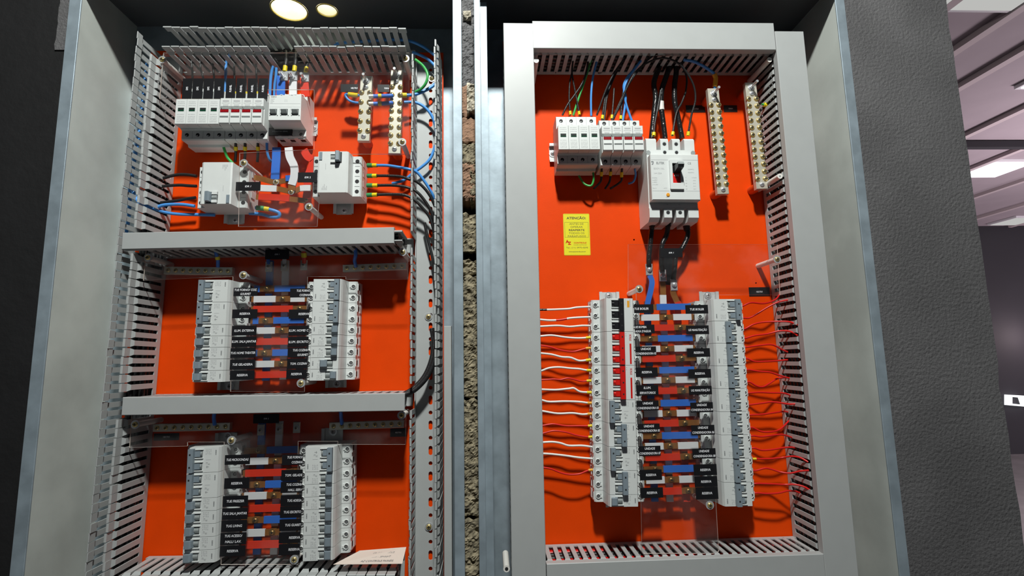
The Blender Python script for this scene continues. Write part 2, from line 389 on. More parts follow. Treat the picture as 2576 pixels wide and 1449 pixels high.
plateL = tag(MB().box(-606, -79.5, 0, 2, -380, 566, 'orange').build('mounting_plate'), 'orange painted mounting plate inside the left cabinet', 'panel')
pr = MB(); hol = [[(x+1.6*math.cos(a*math.pi/4), z+1.6*math.sin(a*math.pi/4)) for a in range(8)] for x, z in (at(1595, 603, 0), at(1723, 601, 0), at(1672, 262, 0), at(1902, 712, 0))]
plateR = tag(pr.slab([(31, -380), (566, -380), (566, 590), (31, 590)], hol, 0, 2, 'orange').build('mounting_plate'), 'orange painted mounting plate inside the right cabinet, with the yellow sticker', 'panel')

# ------------------------------------------------------------------ wiring ducts
FIN = {}
def fin_mesh(pitch, jog, wf=.30):
    k = (pitch, jog, wf)
    if k in FIN: return FIN[k]
    b = MB(); w = pitch*wf; c = pitch*.45; t = 1.8; s = jog
    rows = [(0, 4, w), (0, 63, w), (s*3.2, 67.5, c), (s*3.2, 79.5, c), (s*4.2, 80.6, c)]     # outer face: offset, depth, half width
    vs = []
    for o_, d, h in rows: vs += [(o_, -d, -h), (o_, -d, h), (o_+s*t, -d, h), (o_+s*t, -d, -h)]
    fs = []
    for r in range(len(rows)-1):
        for q in range(4): fs.append((4*r+q, 4*r+(q+1) % 4, 4*r+4+(q+1) % 4, 4*r+4+q))
    n = 4*(len(rows)-1); fs.append((n, n+1, n+2, n+3)); b.add(vs, fs, 'duct')
    FIN[k] = b.mesh('fin'); return FIN[k]
def duct(label, p0, p1, w, pitch, cover=None, base=True, skip=(), horizontal=False, slots=None, walls=(1, 1), group='slotted wiring ducts'):
    """p0 bottom/left, p1 top/right: (x, z) of the duct axis. Local z runs along it; local x across. walls: (-x, +x)."""
    a = Vector((p1[0]-p0[0], 0, p1[1]-p0[1])); L = a.length; ang = math.atan2(a.x, a.z)
    t = thing('wiring_duct', label, 'cable duct', (p0[0], -2.2 if base else -2.2, p0[1]), ang, group)
    if base:
        if slots:
            hs = []
            z = slots; k = 0
            while z < L-15:
                hl = (7.5, 3.2)[k % 2]; hw = 3.2; hs.append(rrect(slots_x-hw, slots_x+hw, z-hl, z+hl, 3.0, 3)); z += 20.5; k += 1
            MB().slab([(-w/2, 0), (w/2, 0), (w/2, L), (-w/2, L)], hs, -1.8, 0, 'duct').build('base', t)
        else: MB().box(-w/2, w/2, -1.8, 0, 0, L, 'duct').build('base', t)
    for sx, on in ((-1, walls[0]), (1, walls[1])):
        if not on: continue
        MB().box(min(sx*w/2, sx*(w/2-1.8)), max(sx*w/2, sx*(w/2-1.8)), -9, -1.9, 0, L, 'duct').build('rail', t)
        me = fin_mesh(pitch, -sx, .25 if cover else .30); n = int(L/pitch)
        for k in range(n):
            z = (k+.5)*pitch+ (L-n*pitch)/2
            if any(s_ == sx and z0 <= z <= z1 for s_, z0, z1 in skip): continue
            o = put('fin', me, t, (sx*w/2, 0, z)); o.rotation_euler = (random.gauss(0, .005), random.gauss(0, .003), random.gauss(0, .007) if cover is None else 0)
    if cover:
        c0, c1, hw = cover
        b = MB(); dd = 83; hw = hw or w/2+1.4
        b.box(-hw, hw, -dd-1.6, -dd, c0, c1, 'duct', .8)
        b.box(-hw, -hw+1.5, -dd+.02, -dd+11, c0, c1, 'duct'); b.box(hw-1.5, hw, -dd+.02, -dd+11, c0, c1, 'duct')
        b.build('cover', t)
    return t
def zloc(z, p0): return z-p0[1]
slots_x = 2.5
# left cabinet
p0 = (-572.6, -360); duct('tall open wiring duct down the left side of the left cabinet', p0, (-562.4, 552), 33, 13.35, skip=((1, zloc(180, p0), zloc(212, p0)), (1, zloc(-76, p0), zloc(-40, p0)), (1, zloc(516, p0), 2000)))
p0 = (-103.2, -360); duct('tall open wiring duct on the right side of the left cabinet, slotted base showing orange', p0, (-104.8, 545), 47, 13.35, slots=8, skip=((-1, zloc(183, p0), zloc(206, p0)), (-1, zloc(-72, p0), zloc(-38, p0)), (-1, zloc(514, p0), 2000)))
p0 = (-540, 539.5); duct('open wiring duct across the top of the left cabinet', p0, (-130, 542), 44, 14.3, skip=((1, 176, 216),), horizontal=True)
def bar_duct(label, zl, zr_, x0, x1, c0, c1):
    return duct(label, (x0, zl), (x1, zr_), 25, 13.6, cover=(c0, c1, 13.2))
bar_duct('upper covered duct across the middle of the left cabinet', 194.0, 199.5, -552, -131, -17, 402)
bar_duct('lower covered duct across the middle of the left cabinet, black cable entering its right end', -58, -61, -549, -131, 0, 418)
duct('open duct along the bottom of the left cabinet, fins seen from above', (-545, -319), (-142, -326), 42, 14.3)
# right cabinet
duct('covered vertical duct on the left of the right cabinet', (52.5, -400), (55.0, 567), 48, 13.35, cover=(0, 967, None))
duct('covered vertical duct on the right of the right cabinet, red wires entering its slots', (525.5, -400), (526.5, 556), 48, 13.35, cover=(0, 956, None))
duct('covered duct across the top of the right cabinet', (79, 546), (502, 546), 48, 13.6, cover=(0, 421, 25.2))
duct('covered duct across the bottom of the right cabinet', (79, -325.5), (502, -325.5), 48, 13.6, cover=(0, 421, 25.2))
# wires packed inside the ducts, seen dark through the slots
def wire_bundle(label, p0, p1, xs, ds, r, seed, colours=('black_cable',)*6+('drum', 'wire_red', 'wire_white', 'wire_blue')):
    a = Vector((p1[0]-p0[0], 0, p1[1]-p0[1])); L = a.length; ang = math.atan2(a.x, a.z); rnd = random.Random(seed)
    t = thing('wire_bundle', label, 'wire bundle', (p0[0], -2.2, p0[1]), ang, 'wire bundles inside the ducts'); n = max(8, int(L/28))
    for i, x in enumerate(xs):
        for k, d in enumerate(ds):
            ph = rnd.uniform(0, 9); pts = []
            for q in range(n+1):
                z = L*q/n; pts.append((x+noise.noise(Vector((z*.012, ph, i)))*2.2, -(d+noise.noise(Vector((z*.012, k, ph)))*2.5), z))
            MB().tube(pts, r*rnd.uniform(.85, 1.1), colours[rnd.randrange(len(colours))], 6).build('wire', t)
wire_bundle('dark wires packed in the upper covered duct of the left cabinet', (-535, 194.2), (-146, 199.2), (-5, 5), (9, 20, 31, 42, 53, 63), 5.6, 1, ('black_cable',))
wire_bundle('dark wires packed in the lower covered duct of the left cabinet', (-535, -58.1), (-146, -60.9), (-5, 5), (9, 20, 31, 42, 53, 63), 5.6, 2, ('black_cable',))
wire_bundle('dark wires packed in the top duct of the right cabinet', (84, 546), (498, 546), (-15, -5, 5, 15), (9, 21, 33, 45, 57), 5.4, 3, ('black_cable',)*8+('drum',))
wire_bundle('mixed wires packed in the right duct of the right cabinet', (525.6, -390), (526.4, 545), (-17, -8, 2, 12), (8, 18, 28, 38, 48, 58), 4.4, 4)
wire_bundle('mixed wires packed in the left duct of the right cabinet', (52.6, -390), (54.9, 555), (-14, -3, 8), (10, 24, 38, 52), 5.0, 5)
wire_bundle('dark wires packed in the bottom duct of the right cabinet', (84, -326), (498, -326), (-14, -4, 6), (9, 21, 33, 45), 5.0, 6)
wire_bundle('dark wires lying in the left duct of the left cabinet', (-572.4, -350), (-562.8, 510), (-9, 0, 9), (7, 16, 25), 4.4, 7, ('black_cable',)*7+('drum', 'wire_red'))
wire_bundle('dark wires lying in the top duct of the left cabinet', (-530, 540.5), (-150, 541), (-10, 0, 10), (8, 17), 4.6, 8, ('black_cable',))
wire_bundle('dark wires lying in the bottom duct of the left cabinet', (-535, -320), (-150, -326), (-12, -3, 7), (8, 18, 28), 4.6, 9)
# loose cover strip at the right edge of the left cabinet
x0 = at(1117, 1100, 60)[0]; x1 = at(1136, 1100, 60)[0]; zt = at(1126, 820, 60)[1]
st = thing('duct_cover_strip', 'loose grey duct cover strip standing beside the right flange of the left cabinet', 'cover strip', (x0, 0, -420))
MB().box(0, x1-x0, -60, -58.4, 0, zt+420, 'duct', .6).build('strip', st); MB().box(0, 1.4, -58.3, -46, 0, zt+420, 'duct').build('lip', st); MB().box(x1-x0-1.4, x1-x0, -58.3, -46, 0, zt+420, 'duct').build('lip', st)

# ================================================================== DEVICES
MOD = 17.6
CACHE = {}
def cached(key, fn):
    if key not in CACHE: CACHE[key] = fn()
    return CACHE[key]
def poles_z(n): return [(k-(n-1)/2)*MOD for k in range(n)]
def body_mesh(n, mt='white', w0=2.0, w1=13.0, window=True, hl=40.0, drumcol='drum'):
    def f():
        b = MB(); h = n*MOD/2-.25
        b.prism([(-hl, 9), (-hl, 41.5), (-hl+2.5, 44), (-26.5, 44), (-23.5, 67), (23.5, 67), (26.5, 44), (hl-2.5, 44), (hl, 41.5), (hl, 9)], -h, h, mt)
        if window:
            b.prism([(-23.5, 67.05), (-21.5, 72), (w0, 72), (w0, 67.05)], -h, h, mt)
            b.prism([(w1, 67.05), (w1, 72), (21.5, 72), (23.5, 67.05)], -h, h, mt)
            for z in poles_z(n):
                for s in (-1, 1):
                    b.box(w0+.02, w1-.02, -72, -67.05, min(z+s*5.6, z+s*8.5), max(z+s*5.6, z+s*8.5), mt)
                    b.box(w0-1.5, w1+.5, -73.2, -72.02, min(z+s*5.4, z+s*6.8), max(z+s*5.4, z+s*6.8), mt)
                b.cyl((w0+.6, -68.5, z), (1, 0, 0), 4.6, w1-w0-1.2, drumcol, 10)
        else:
            b.prism([(-23.5, 67.05), (-21.5, 72), (21.5, 72), (23.5, 67.05)], -h, h, mt)
        for z in poles_z(n):
            for s in (-1, 1):
                b.box(min(s*(hl-.6), s*(hl+.15)), max(s*(hl-.6), s*(hl+.15)), -37, -27, z-4, z+4, 'dark_hole')
                b.box(min(s*(hl-.6), s*(hl+1.2)), max(s*(hl-.6), s*(hl+1.2)), -41, -38.5, z-5.5, z+5.5, mt)
                b.box(min(s*(hl-.6), s*(hl+1.0)), max(s*(hl-.6), s*(hl+1.0)), -24, -14, z-6.5, z+6.5, 'white_side')
                b.box(min(s*29.4, s*31.2), max(s*29.4, s*31.2), -45.2, -44.02, z-3.6, z-1.2, 'drum')
                b.box(min(s*28, s*31.2), max(s*28, s*31.2), -45.4, -44.02, z-1.1, z+2, mt)
        return b.mesh('body')
    return cached(('body', n, mt, w0, w1, window, hl, drumcol), f)
def term_mesh(metal='steel'):
    def f():
        b = MB(); n = 14
        ring = lambda r, y: [(r*math.cos(2*math.pi*k/n), y, r*math.sin(2*math.pi*k/n)) for k in range(n)]
        q = lambda a, c: [(a*n+k, a*n+(k+1) % n, c*n+(k+1) % n, c*n+k) for k in range(n)]
        b.add(ring(4.1, 0)+ring(3.9, -1.3)+ring(2.9, -1.4)+ring(2.8, -.2), q(0, 1)+q(1, 2)+q(2, 3), 'white', True)
        b.add(ring(2.8, -.2), [tuple(range(n))], 'dark_hole')
        b.cyl((0, -.1, 0), (0, -1, 0), 1.7, .35, metal, 8); b.box(-1.4, 1.4, -.6, -.4, -.3, .3, 'dark_hole'); b.box(-.3, .3, -.6, -.4, -1.4, 1.4, 'dark_hole')
        return b.mesh('terminal_screw')
    return cached(('term', metal), f)
def print_mesh(n, mode):
    # maker's lettering and small printed lines on the nose
    def f():
        b = MB(); h = n*MOD/2; y = -72.12
        if mode == 'siemens':
            b.text('SIEMENS', 2.3, -17.6, (-h+7.6) if n > 1 else 0, y, 'print', xs=.85, rot=math.pi/2, bold=.02)
            for i, x in enumerate((-10.5, -8.2, -5.9, -3.6)):
                z = (-h+6.5) if n > 1 else -3.6
                for q in range(3): b.box(x, x+.8, y, y+.05, z-3.6+q*2.6, z-3.6+q*2.6+(1.9, 1.3, 2.1)[(i+q) % 3], 'print_pale')
            z = h*.30 if n > 1 else 3.6
            b.box(-9.5, -3, y, y+.05, z-.2, z+.2, 'print_pale'); b.box(-9, -6.5, y, y+.05, z+1.2, z+1.6, 'print'); b.box(-6, -3.4, y, y+.05, z-1.7, z-1.3, 'print')
            if n > 1: b.box(-10.5, -3, y, y+.05, -.2, .2, 'print_pale'); b.box(-8, -4, y, y+.05, h*.55, h*.55+.5, 'print'); b.box(-5.5, -5, y, y+.05, h*.55-1.6, h*.55+2, 'print')
        return b.mesh('lettering')
    return cached(('print', n, mode), f)
def lever_mesh(n, throw, mt, single):
    def f():
        b = MB(); h = n*MOD/2-1.2
        if single:
            x0, x1 = (9.0, 20.5) if throw > 0 else (-7.0, 6.0)
            b.prism([(x0, 70), (x0+1.5, 77), (x0+3.5, 79), (x1-.6, 79), (x1, 77.5), (x1-1.5, 72.1), (x0+2.5, 72.1)], -5, 5, mt)
        else:
            x0, x1 = (12.6, 20.5) if throw > 0 else (-5.5, 2.6)
            b.prism([(x0, 73.6), (x0, 79), (x0+.8, 80), (x1-.8, 80), (x1, 79), (x1, 73.6)], -h, h, mt)
            for z in poles_z(n):
                b.box(min(x0+2, 5), max(x1-2, 9), -73.7, -69, z-4, z+4, mt)
                b.box((x0+x1)/2-1.1, (x0+x1)/2+1.1, -80.15, -79.9, z-1.2, z+1.2, 'dark_hole')
        return b.mesh('lever')
    return cached(('lever', n, throw, mt, single), f)
def breaker(n, loc, rot, label, group, throw=1, lever='grey_lever', mode='siemens', drum='drum'):
    t = thing('circuit_breaker', label, 'circuit breaker', loc, rot, group)
    put('body', body_mesh(n, drumcol=drum), t)
    put('lever', lever_mesh(n, throw, lever, n == 1), t)
    for z in poles_z(n):
        for s in (-1, 1): put('terminal_screw', term_mesh(), t, (s*34.0, -44.05, z))
    if mode: put('lettering', print_mesh(n, mode), t)
    return t
def column(top_px, bot_px, specs, flip, group, where):
    """top_px / bot_px: pixels of the nose centre at the column's two ends; specs: (poles, name, throw, kind)."""
    (xa, za), (xb, zb) = at(*top_px, 72), at(*bot_px, 72)
    n = sum(s[0] for s in specs); k = 0; ang = math.atan2(xa-xb, za-zb)
    for i, (p, nm, throw, kind) in enumerate(specs):
        f = (k+p/2)/n; x = xa+(xb-xa)*f; z = za+(zb-za)*f; k += p
        rot = ang+(math.pi if flip else 0)
        w = ('single-pole', 'two-pole', 'three-pole')[p-1]
        lab = {'grey': f'white {w} circuit breaker, {ORD[i]} from top, {where}',
               'black': f'white breaker with black lever bar, topmost, {where}',
               'red': f'white breaker with red lever bar, {"upper" if i == 1 else "lower"} red one, {where}'}[kind]
        t = breaker(p, (x, 0, z), rot, lab, group, throw, {'grey': 'grey_lever', 'black': 'black', 'red': 'red'}[kind], 'siemens' if kind == 'grey' else None, {'grey': 'drum', 'black': 'black', 'red': 'red'}[kind])
        sc = (za-zb)/(n*MOD); t.scale = (1, 1, sc)
        h = p*MOD/2
        if kind == 'red':
            def f():
                b = MB(); b.text('STECK', 4.2, -16.2, -h+9.5, -72.15, 'red', xs=.85, rot=-math.pi/2, bold=.025)
                b.box(-17.6, -14.8, -72.15, -72.05, -h+19, h-2, 'red')
                for q in range(4): b.box(-9.5+(q % 2)*2.2, -8.8+(q % 2)*2.2, -72.15, -72.05, -h+3+q*1.6, -h+4.1+q*1.6, 'print')
                return b.mesh('lettering')
            put('lettering', cached(('steck', h), f), t)
        if kind == 'black':
            b = MB(); b.box(-16.2, -12.4, -72.15, -72.05, -h+4, -h+14.5, 'ferrule_orange')
            for q in range(5): b.box(-17.6, -17, -72.15, -72.05, -h+2+q*2.4, -h+3.6+q*2.4, 'print'); b.box(-9.6, -9, -72.15, -72.05, -h+2+q*2, -h+3.2+q*2, 'print_pale')
            b.build('lettering', t)
G = 'grey'
column((539, 703.5), (523, 961.6), [(2, '', 1, G), (2, '', 1, G)]+[(1, '', 1, G)]*5, True, 'breakers in the left cabinet', 'left cabinet, middle-left column')
column((824, 701.6), (814, 957.5), [(2, '', 1, G), (2, '', 1, G), (1, '', 1, G), (1, '', 1, G), (1, '', 1, G), (1, '', -1, G), (1, '', 1, G)], False, 'breakers in the left cabinet', 'left cabinet, middle-right column')
column((514, 1125.5), (501, 1417), [(2, '', 1, G), (2, '', 1, G)]+[(1, '', 1, G)]*5, True, 'breakers in the left cabinet', 'left cabinet, bottom-left column')
column((805, 1124), (799, 1411), [(2, '', 1, G)]+[(1, '', 1, G)]*7, False, 'breakers in the left cabinet', 'left cabinet, bottom-right column')
column((1558, 750), (1570, 1275), [(3, '', -1, 'black'), (3, '', -1, 'red'), (3, '', -1, 'red'), (2, '', 1, G), (2, '', -1, G), (2, '', 1, G), (2, '', -1, G), (1, '', 1, G)], True, 'breakers in the right cabinet', 'right cabinet, left column')
column((1827, 752), (1859, 1274), [(2, '', 1, G)]+[(2, '', -1, G)]*8, False, 'breakers in the right cabinet', 'right cabinet, right column')

# ---- surge protectors, fuse holders, three-pole main
def surge_protector(loc, label, marks):
    t = thing('surge_protector', label, 'surge protector', loc, 0, 'surge protector blocks')
    b = MB(); w = 2*MOD-.3
    b.prism([(-44, 8), (-44, 30), (-40, 32), (-40, 49), (-38, 51), (-24, 51), (-22.5, 56), (22.5, 56), (24, 51), (46, 51), (48, 48), (48, 8)], -w, w, 'white', 'x')
    # prism along x uses (z, d)
    for k in range(4):
        x = (k-1.5)*MOD
        for s in (-1, 1):
            zz = 39 if s > 0 else -31; b.cyl((x, -50.6, zz), (0, -1, 0), 3.1, .8, 'dark_hole', 12); b.box(x-1.6, x+.4, -51.7, -51.3, zz-2.4, zz-.8, 'steel')
    for x in (-MOD, 0, MOD): b.box(x-.25, x+.25, -51.3, -50.6, 24.5, 46, 'print_pale'); b.box(x-.25, x+.25, -51.3, -50.6, -38, -24.5, 'print_pale')
    b.build('base', t)
    def f():
        m_ = MB(); h = MOD/2-.25
        m_.prism([(-22, 56.2), (-22, 71), (-21, 72), (21, 72), (22, 71), (22, 56.2)], -h, h, 'white', 'x')
        return m_.mesh('plug_module')
    def g():
        m_ = MB(); m_.box(-4.8, 4.8, -72.2, -72.05, .5, 6.6, 'win_green'); m_.box(-4, 4, -72.35, -72.21, 3.2, 6.2, 'dark_hole'); return m_.mesh('indicator_window')
    def pr_():
        m_ = MB(); y = -72.12
        for q, z in enumerate((17, 14, 10.5, -5, -8.5, -11, -13.5, -16, -18)):
            for c in range(5): m_.box(-5.6+c*2.3, -5.6+c*2.3+(1.8, 1.4, 1.9)[(c+q) % 3], y, y+.05, z-.35, z+.35, 'print_pale')
        return m_.mesh('lettering')
    for k in range(4):
        p_ = put('plug_module', cached('spdmod', f), t, ((k-1.5)*MOD, 0, 0))
        put('indicator_window', cached('spdwin', g), p_); put('lettering', cached('spdtxt', pr_), p_)
        if marks:
            m_ = MB().text('L/N', 4.2, 0, 0, 0, 'print_pale', xs=.9); m_.build('lettering', t, ((k-1.5)*MOD, -51.15, 32))
    return t
def fuse_holder(loc, label):
    t = thing('fuse_holder', label, 'fuse holder', loc, 0, 'fuse holders')
    def f():
        b = MB(); h = MOD/2-.3
        b.prism([(-40, 8), (-40, 48), (-38, 51), (-25, 51), (-22, 66), (5, 66), (24, 66), (25, 54), (41, 54), (43, 51), (43, 8)], -h, h, 'white', 'x')
        b.prism([(8.5, 66.1), (8.5, 69), (10, 71), (24, 71), (24.6, 66.1)], -h, h, 'white', 'x')
        for z, d in ((36, 54), (-31.5, 51)): b.cyl((0, -d+.4, z), (0, -1, 0), 3.3, .8, 'dark_hole', 12); b.box(-2, 1, -d-.7, -d-.4, z-2.2, z-.8, 'steel')
        return b.mesh('body')
    def hd():
        b = MB(); h = MOD/2-.9
        b.prism([(-22, 66.1), (-22, 72), (-20, 74), (2.5, 74), (4, 72), (4, 66.1)], -h, h, 'white', 'x')
        b.box(-h+1.2, h-1.2, -74.6, -74.02, -10.5, -9.2, 'drum'); b.box(-h+1.2, h-1.2, -75.2, -74.02, -9.1, -7.6, 'white')
        return b.mesh('handle')
    def wn():
        b = MB(); b.box(-6.8, 6.8, -74.3, -74.02, -2.2, 3, 'led_red')
        for q in range(4): b.box(-5+q*2.8, -3.2+q*2.8, -74.4, -74.31, 0, .9, 'red')
        return b.mesh('indicator_window')
    def pr_():
        b = MB(); y = -71.12; b.box(-5.2, 5.2, y, y+.06, 18, 20.4, 'print_pale')
        b.box(-6.4, -2.5, y, y+.05, 15.2, 15.6, 'print'); b.box(2, 6.4, y, y+.05, 15.2, 15.6, 'print'); b.box(-2.4, 1.8, y, y+.05, 15.6, 16, 'print')
        for q in range(4): b.box(-4+q*2.2, -2.4+q*2.2, y, y+.05, 12, 12.6, 'print'); b.box(-3.6+q*2, -2.2+q*2, y, y+.05, 10, 10.6, 'print')
        return b.mesh('lettering')
    put('body', cached('fhb', f), t); h_ = put('handle', cached('fhh', hd), t); put('indicator_window', cached('fhw', wn), h_); put('lettering', cached('fhp', pr_), t)
    return t
Q4 = ['leftmost', 'second from left', 'third from left', 'rightmost']
# right cabinet
surge_protector((154.3, 0, 369), 'white four-module surge protector with green windows at the top of the right cabinet', True)
for k in range(4): fuse_holder((202.4+k*17.7, 0, 366), f'{Q4[k]} white fuse holder with red window, top of the right cabinet')
# left cabinet
x0 = at(441, 281, 72)[0]
surge_protector((x0+2*MOD, 0, 414), 'white four-module surge protector with green windows at the top of the left cabinet', False)
for k in range(4): fuse_holder((x0+4.5*MOD+.6+k*17.6, 0, 414), f'{Q4[k]} white fuse holder with red window, top of the left cabinet')
xm = at(709, 272, 72)[0]
t = breaker(3, (xm+5, 0, 421), math.pi/2, 'large white three-pole main breaker beside the fuse holders in the left cabinet', None, 1, 'grey_lever', None)
for o in list(t.children):
    if o.name.startswith('lever'): bpy.data.objects.remove(o)
for z in poles_z(3): put('lever', MB().prism([(2.5, 69), (4, 77), (6, 79), (10, 76), (12, 69)], z-4.6, z+4.6, 'drum').mesh('lever'), t)
b = MB(); b.text('SIEMENS', 2.8, -19, -19, -72.12, 'print', rot=math.pi/2, bold=.02, xs=.9)
for q in range(4): b.box(-15.5+q*2.2, -15+q*2.2, -72.15, -72.05, -24, -24+(7, 5, 6, 4)[q], 'print_pale')
b.box(-7.3, -7, -72.15, -72.05, -25, 25, 'print_pale'); b.box(-1.3, -1, -72.15, -72.05, -25, 25, 'print_pale')
for q in range(3): b.box(-15, -10, -72.15, -72.05, q*2-1, q*2-.6, 'print_pale')
b.build('lettering', t)

# ---- residual current devices (4 modules)
def rcd(loc, rot, label):
    t = thing('residual_current_device', label, 'residual current device', loc, rot, 'residual current devices')
    def f():
        b = MB(); h = 2*MOD-.3
        b.prism([(-40, 9), (-40, 47), (-38, 50), (-26, 50), (-24.5, 71), (-22, 72), (21.5, 72), (24.5, 70), (27, 50), (39, 50), (41, 47), (41, 9)], -h, h, 'white')
        for z in poles_z(4):
            for s in (-1, 1):
                b.cyl((s*34, -49.5, z), (0, -1, 0), 3.4, .8, 'dark_hole', 12); b.box(min(s*(40.8), s*41.3), max(s*40.8, s*41.3), -38, -26, z-5, z+5, 'white_side')
                if z < h-MOD: b.box(s*34-4, s*34+4, -50.3, -49.8, z+MOD/2-.3, z+MOD/2+.3, 'print')
        b.box(-4, 14, -72.05, -71.4, h-20, h-1, 'dark_hole')
        for q in range(5): b.box(-17+q*1.8, -16.2+q*1.8, -72.12, -72.02, -h+4, -h+8+(q % 3)*3, 'print_pale')
        b.box(-12, -11.4, -72.12, -72.02, 4, 14, 'print_pale')
        return b.mesh('body')
    def tg():
        b = MB(); h = 2*MOD-.3
        b.box(-3.5, 4.5, -75, -72.1, h-6, h-1.5, 'white'); b.box(-3.5, 4.5, -75, -72.1, h-19.5, h-15, 'white')
        b.cyl((-3.2, -71, h-10.5), (1, 0, 0), 4.4, 7.4, 'drum', 10); b.prism([(4.6, 71), (5.2, 80), (7, 83), (12, 82), (12.4, 72.1)], h-18, h-2.5, 'grey_lever')
        return b.mesh('lever')
    put('body', cached('rcdb', f), t); put('lever', cached('rcdt', tg), t)
    MB().box(-22.4, -17.6, -73, -72.05, 2*MOD-15, 2*MOD-1.5, 'grey_lever').build('test_button', t)
    return t
rcd((-439, 0, 292), math.pi, 'white residual current device with lever at lower left, left one of the left cabinet')
rcd((-253.5, 0, 310), 0, 'white residual current device with lever at top, green-tipped cables on its right')

# ---- moulded-case breaker
t = thing('moulded_case_breaker', 'large white moulded-case breaker with black switch and red ON field in the right cabinet', 'circuit breaker', (314, 0, 298), 0.012)
b = MB(); w = 42; pw = 28
b.box(-w, w, -58, -1, -50, 54, 'white')
b.box(-w+1, w-1, -74, -58.05, -40, 40, 'white', 1.2)
for x in (-31, -10.3, 10.3, 31):                          # comb ends around the terminals
    ww = 6.5 if abs(x) > 20 else 6.8
    b.prism([(54.05, 2), (54.05, 58), (72, 58), (76, 54), (76, 2)], x-ww if abs(x) < 20 or x > 0 else -w, x+ww if abs(x) < 20 or x < 0 else w, 'white', 'x')
    b.prism([(-50.05, 2), (-50.05, 60), (-66, 60), (-72, 52), (-72, 2)], x-ww if abs(x) < 20 or x > 0 else -w, x+ww if abs(x) < 20 or x < 0 else w, 'white', 'x')
for x in (-20.5, 0, 20.5):
    b.box(x-7, x+7, -30, -2, 54.05, 70, 'dark_hole'); b.box(x-6.9, x+6.9, -34, -2, -66, -50.05, 'dark_hole')
for x in (-10.3, 10.3):
    for z, d, r in ((50, 58, 3.3), (65, 58, 3.6), (-45.5, 58, 3.0), (-57, 60, 3.6)):
        b.cyl((x, -d+.3, z), (0, -1, 0), r, .5, 'drum', 14); b.cyl((x, -d-.1, z-.4), (0, -1, 0), r*.8, .25, 'dark_hole', 12)
for x in (-39, 39): b.cyl((x, -57.8, 49), (0, -1, 0), 4, .5, 'drum', 14)
b.box(-w+2, w-2, -59, -58.05, -49.5, -43.5, 'white_side')
b.build('body', t)
b = MB(); y = -74.15
b.text('ELITEK', 5.6, -24.5, 24.3, y, 'print', xs=.82, bold=.02)
b.slab([(-40, 27), (-38, 27.6), (-35.6, 26.8), (-36.2, 22.4), (-38, 20.6), (-39.4, 22.6), (-37.6, 23.4), (-37, 25.2), (-39.6, 25.2)], [], y, y+.1, 'print')
b.text('EDCM-100L', 4.1, -27.2, 14.5, y, 'print_pale', xs=.88); b.text('In=100A', 4.1, -29.5, 6.3, y, 'print_pale', xs=.95)
for q, (s_, z) in enumerate((('50/60Hz', -1.7), ('Ue 690V', -5.6), ('Ui 800V', -9.2), ('Uimp 8kV', -13.6), ('Cat. A', -19.6))): b.text(s_, 2.9, -39.5, z, y, 'print_pale', align='LEFT', xs=.85)
b.box(-40, -11, y, y+.1, 29.6, 30.1, 'print_pale'); b.box(-40, -11, y, y+.1, -24.4, -24, 'print_pale'); b.text('TEST', 2.0, -16, -35.5, y, 'print_pale')
b.text('+40°C', 2.6, -18, -19.6, y, 'print_pale', xs=.85)
b.build('lettering', t); b = MB()
b.text('CE', 5.2, 25, 24, y, 'print'); b.text('IEC60947-2', 2.4, 27, 13.5, y, 'print_pale', xs=.9); b.text('IEC60947-2', 2.4, 27, 8, y, 'print_pale', xs=.9)
for q, (a, c) in enumerate((('(V)', 'Icu/Ics(kA)'), ('415', '50/35'), ('440', '30/15'), ('525', '20/15'), ('660', '20/10'))):
    b.text(a, 2.4, 16.5, -1-q*4.9, y, 'print_pale', align='LEFT', xs=.8); b.text(c, 2.4, 32, -1-q*4.9, y, 'print_pale', xs=.8)
for x0, x1 in ((11, 40),): b.box(x0, x1, y, y+.1, 29.6, 30.1, 'print_pale'); b.box(x0, x1, y, y+.1, -24.4, -24, 'print_pale')
b.build('lettering', t)
b = MB(); b.slab(rrect(-10, 12.5, -22, 29, 1.2, 2), [rrect(-5.6, 8, -11.5, 23, .6, 2)], -78, -74.05, 'white'); b.box(-5.5, 7.9, -74.4, -74.05, -11.4, 22.9, 'dark_hole'); b.build('switch_frame', t)
b = MB(); b.box(-5.4, 7.8, -76, -74.45, -11.3, 6, 'red'); b.text('ON', 5, 1.2, 2, -76.1, 'letter_white', bold=.02); b.text('I', 4, 1.2, -4, -76.1, 'letter_white', bold=.03); b.build('on_field', t)
b = MB(); b.prism([(12, 75), (6, 76), (9, 97), (12.5, 98.5), (17, 96), (18, 75)], -3.4, 6.6, 'black', 'x'); b.prism([(17.2, 96.2), (12.6, 98.7), (13.4, 99.6), (18, 97)], -3.4, 6.6, 'drum', 'x'); b.build('switch_lever', t)
MB().cyl((-14, -74.05, -31), (0, -1, 0), 2.9, 1.0, 'amber', 16).cyl((-14, -75.1, -31), (0, -1, 0), 1.8, .2, 'ferrule_orange', 12).build('test_button', t)

